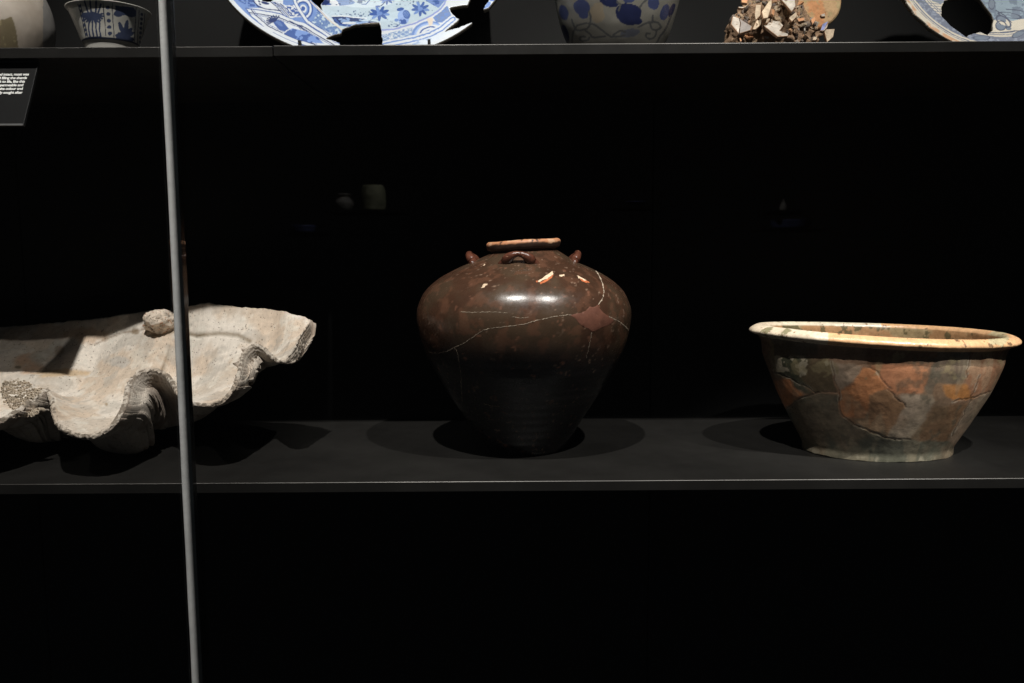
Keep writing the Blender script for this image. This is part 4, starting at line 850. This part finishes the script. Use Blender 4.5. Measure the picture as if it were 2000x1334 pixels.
cw = mat('sherd_white', (0.46, 0.41, 0.35), 0.45, 0.4, var=0.4, vscale=70, speck=((0.26, 0.19, 0.13), 90, 0.60)); cg = mat('sherd_cream', (0.52, 0.41, 0.29), 0.55, 0.35, var=0.4, vscale=60, bump=0.3, bscale=200, speck=((0.20, 0.13, 0.08), 110, 0.60))
co = mat('sherd_orange', (0.52, 0.25, 0.12), 0.65, 0.3, var=0.3, vscale=90); cb = mat('sherd_blue', (0.20, 0.23, 0.42), 0.35, 0.4, var=0.5, vscale=60); cy = mat('sherd_grey', (0.30, 0.27, 0.25), 0.4, 0.4, var=0.2, vscale=70)
M_BRK = mat('sherd_broken_edge', (0.38, 0.23, 0.14), 0.8, 0.2, var=0.35, vscale=150)
def sherd(poly, Y, m, tx=0.0, ty=0.0, th_=0.005):
    Q = [(1380 + .15 * a, .15 * b) for a, b in poly]; mx = sum(q[0] for q in Q) / len(Q); my = sum(q[1] for q in Q) / len(Q)
    bm = bmesh.new(); fr = []
    for a, b in Q: fr.append(bm.verts.new(at(a, b, Y + (a - mx) * 0.0009 * tx + (b - my) * 0.0009 * ty)))
    f = bm.faces.new(fr); f.normal_update()
    if f.normal.y > 0: f.normal_flip()
    nrm_ = f.normal.copy(); ex = bmesh.ops.extrude_face_region(bm, geom=[f])
    for g_ in ex['geom']:
        if isinstance(g_, bmesh.types.BMVert): g_.co -= nrm_ * th_
    bmesh.ops.recalc_face_normals(bm, faces=bm.faces[:])
    bmesh.ops.bevel(bm, geom=bm.edges[:], offset=0.0006, segments=1, affect='EDGES')
    bm.normal_update()
    for f in bm.faces:
        f.material_index = 0 if abs(f.normal.dot(nrm_)) > 0.8 else 1
    me = bpy.data.meshes.new('sherd'); bm.to_mesh(me); bm.free(); o = place('sherd', me, m, con); me.materials.append(M_BRK); return o
for poly, Y, m, tx, ty in (([(345, 210), (420, 235), (440, 300), (420, 435), (320, 310)], .182, cw, .5, -1.1), ([(424, 238), (590, 340), (570, 390), (424, 435), (444, 300)], .184, cy, -.6, -.8),
        ([(735, 325), (900, 210), (1000, 330), (950, 400), (1065, 440), (1060, 465), (930, 475)], .176, cw, .2, -1.4), ([(960, -20), (1150, -30), (1160, 80), (1110, 150), (1040, 70)], .188, cw, 0, -1),
        ([(720, 150), (800, 30), (850, -30), (850, 70), (800, 230), (740, 240)], .186, cg, .4, -.9), ([(640, 60), (710, 60), (700, 200), (640, 260), (625, 200)], .192, cg, -.5, -.7), ([(600, 380), (660, 240), (720, 250), (710, 320), (640, 380)], .180, cg, .3, -1),
        ([(1480, 400), (1510, 310), (1590, 270), (1560, 330), (1530, 390)], .188, cb, .2, -1), ([(1478, 396), (1530, 392), (1560, 332), (1594, 272), (1570, 360), (1520, 405)], .184, cw, .2, -1), ([(1530, 380), (1670, 375), (1650, 480), (1570, 550)], .205, cg, .5, -.5),
        ([(410, 85), (495, 90), (480, 105), (420, 100)], .19, cw, 0, -1), ([(450, -10), (540, -10), (530, 40), (460, 30)], .195, co, 0, -1), ([(1480, 190), (1540, 170), (1550, 210), (1500, 215)], .196, cw, 0, -1), ([(1360, 250), (1400, 215), (1430, 250), (1380, 320)], .187, co, .3, -1),
        ([(1070, 230), (1170, 150), (1180, 210), (1110, 280)], .186, cg, 0, -1), ([(850, 110), (890, 130), (880, 210), (850, 180)], .185, co, .8, -.5), ([(730, 240), (830, 240), (800, 290), (740, 300)], .181, cg, 0, -1.2), ([(420, 480), (450, 500), (460, 530), (440, 540)], .18, co, 0, -1), ([(1180, 240), (1270, 225), (1280, 260), (1200, 280)], .183, co, 0, -1), ([(1390, 480), (1450, 470), (1440, 520), (1380, 520)], .19, cg, 0, -1)):
    sherd(poly, Y, m, tx, ty)
# pebbles and crumbs seated on the crust
pm = []
for k in range(7):
    bm = bmesh.new(); bmesh.ops.create_icosphere(bm, subdivisions=2, radius=1)
    w_ = np.array([v.co[:] for v in bm.verts]); d_2 = 1 + (fbm(w_ + k * 9, 1.4, 3, k) - .5) * 0.9; sc_ = np.array([1, rnd.uniform(.55, 1), rnd.uniform(.45, .9)])
    for v, q in zip(bm.verts, w_ * d_2[:, None] * sc_): v.co = q
    for f in bm.faces: f.smooth = k % 2 == 0
    me = bpy.data.meshes.new('pebble'); bm.to_mesh(me); bm.free()
    me.materials.append(mat('pebble_stone', [(0.20, 0.16, 0.13), (0.34, 0.24, 0.15), (0.13, 0.10, 0.085), (0.42, 0.30, 0.19), (0.26, 0.21, 0.17), (0.46, 0.26, 0.14), (0.09, 0.065, 0.05)][k], 0.65, 0.35, var=0.35, vscale=3, bump=0.4, bscale=8, bdist=0.1)); pm.append(me)
front = Vc[(Vc[:, 1] < 0.232) & (Vc[:, 2] > ZU + 0.008)]; n_p = 0
for k in range(200):
    p = front[rnd.randrange(len(front))]; qx, qy = proj(p)
    s = rnd.uniform(0.0018, 0.0048) if rnd.random() < 0.75 else rnd.uniform(0.005, 0.009)
    o = bpy.data.objects.new('pebble', pm[rnd.randrange(7)]); COL.objects.link(o); o.parent = con
    o.location = Vector((p[0], p[1] - 0.001, max(p[2], ZU + s * 0.8))) - con.location; o.scale = (s, s, s); o.rotation_euler = (rnd.uniform(0, 6), rnd.uniform(0, 6), rnd.uniform(0, 6))
# small broken chips of pottery wedged between the pebbles
cm_ = []
for k in range(6):
    bm = bmesh.new(); n_ = 5 + k % 3; f_ = []
    for i in range(n_):
        a_ = (i + rnd.uniform(-.3, .3)) * 2 * math.pi / n_; q_ = rnd.uniform(.55, 1.1); f_.append(bm.verts.new((math.cos(a_) * q_ * 1.3, math.sin(a_) * q_, 0.18 * math.cos(a_ * 2))))
    f = bm.faces.new(f_); ex = bmesh.ops.extrude_face_region(bm, geom=[f])
    for g_ in ex['geom']:
        if isinstance(g_, bmesh.types.BMVert): g_.co.z -= 0.42
    bmesh.ops.recalc_face_normals(bm, faces=bm.faces[:]); bmesh.ops.bevel(bm, geom=bm.edges[:], offset=0.06, segments=1, affect='EDGES')
    me = bpy.data.meshes.new('sherd'); bm.to_mesh(me); bm.free(); me.materials.append((cg, cw, co, cg, cy, cg)[k]); cm_.append(me)
for k in range(46):
    p = front[rnd.randrange(len(front))]; s_ = rnd.uniform(0.0042, 0.0095)
    o = bpy.data.objects.new('sherd', cm_[rnd.randrange(6)]); COL.objects.link(o); o.parent = con; o.scale = (s_, s_, s_)
    o.location = Vector((p[0], p[1] + 0.0005, max(p[2], ZU + s_))) - con.location; o.rotation_euler = (R_(rnd.uniform(15, 95)), rnd.uniform(-.7, .7), rnd.uniform(-1.2, 1.2))

# ------------------------------------------------------------------ exhibits of the case across the aisle, behind the camera: the glass mirrors them faintly
YO = -4.5
def opp(px_, py_): q = at(px_, py_, 2 * YG - YO); return np.array([q[0], YO, q[2]])
M_OPP = mat('pale_stone_exhibit', (0.40, 0.38, 0.34), 0.7, 0.3, var=0.5, vscale=18); M_OPB = mat('blue_glazed_exhibit', (0.10, 0.12, 0.26), 0.4, 0.4, var=0.5, vscale=25); M_OPY = mat('olive_glazed_exhibit', (0.42, 0.42, 0.28), 0.6, 0.3, var=0.7, vscale=16)
def mini(name, label, cat, base, prof, m):
    pr = resample([(a * 0.001, b * 0.001) for a, b in prof], 40); V, th = lathe(pr, 48, base); e = empty(name, base, label, cat); place('body', np_mesh('body', V.reshape(-1, 3), grid_quads(48, 40, True)), m, e)
b_ = opp(672, 412); mini('small_pot', 'small pale necked pot mirrored faintly in the dark glass', 'pot', b_, [(0, 0), (30, 0), (46, 25), (48, 48), (34, 66), (28, 74), (38, 90), (32, 90), (24, 74), (0, 60)], M_OPP)
b_ = opp(729, 412); mini('olive_jar', 'squat olive jar mirrored faintly beside the small pot', 'jar', b_, [(0, 0), (58, 0), (66, 20), (70, 70), (66, 105), (58, 130), (50, 138), (44, 130), (40, 100), (0, 90)], M_OPY)
b_ = opp(1242, 403); mini('blue_dish', 'small blue footed dish mirrored faintly above the brown jar', 'dish', b_, [(0, 0), (20, 0), (22, 8), (50, 20), (54, 26), (50, 26), (20, 14), (0, 12)], M_OPB)
b_ = opp(1545, 447); mini('blue_basin', 'low blue basin mirrored faintly above the orange bowl', 'basin', b_, [(0, 0), (88, 0), (100, 12), (104, 40), (108, 46), (100, 46), (94, 16), (0, 10)], M_OPB)
b_ = opp(1531, 412); b2 = b_.copy(); mini('glass_stopper', 'tiny pale bottle mirrored faintly above the blue basin', 'bottle', b_, [(0, 0), (14, 0), (18, 14), (14, 34), (5, 44), (5, 60), (8, 64), (0, 64)], M_OPP)
b_ = opp(592, 455); mini('flat_tray', 'flat blue tray mirrored faintly left of the olive jar', 'tray', b_, [(0, 0), (55, 0), (64, 20), (66, 40), (60, 40), (54, 12), (0, 8)], M_OPB)
fs = tag(bpy.data.objects.new('far_shelf', None), kind='structure'); COL.objects.link(fs)
for (x0_, x1_, py_) in ((640, 790, 412), (1200, 1290, 403), (1480, 1610, 447), (1505, 1560, 412), (560, 630, 455)):
    a_, c_ = opp(x0_, py_), opp(x1_, py_); box('board', (a_[0], YO - 0.15, a_[2] - 0.018), (c_[0], YO + 0.10, min(a_[2], c_[2]) - 0.0005), M_STEEL, fs)
ld = bpy.data.lights.new('exhibit_fill_spot', 'SPOT'); lo = bpy.data.objects.new('exhibit_fill_spot', ld); COL.objects.link(lo); ld.energy = 420; ld.spot_size = R_(75); ld.spot_blend = 0.5; ld.shadow_soft_size = 0.03  # unseen lamp added to brighten the mirrored exhibits
lo.location = (0.2, -3.0, 3.0); lo.rotation_euler = (Vector((0.2, YO, 1.0)) - lo.location).to_track_quat('-Z', 'Y').to_euler()
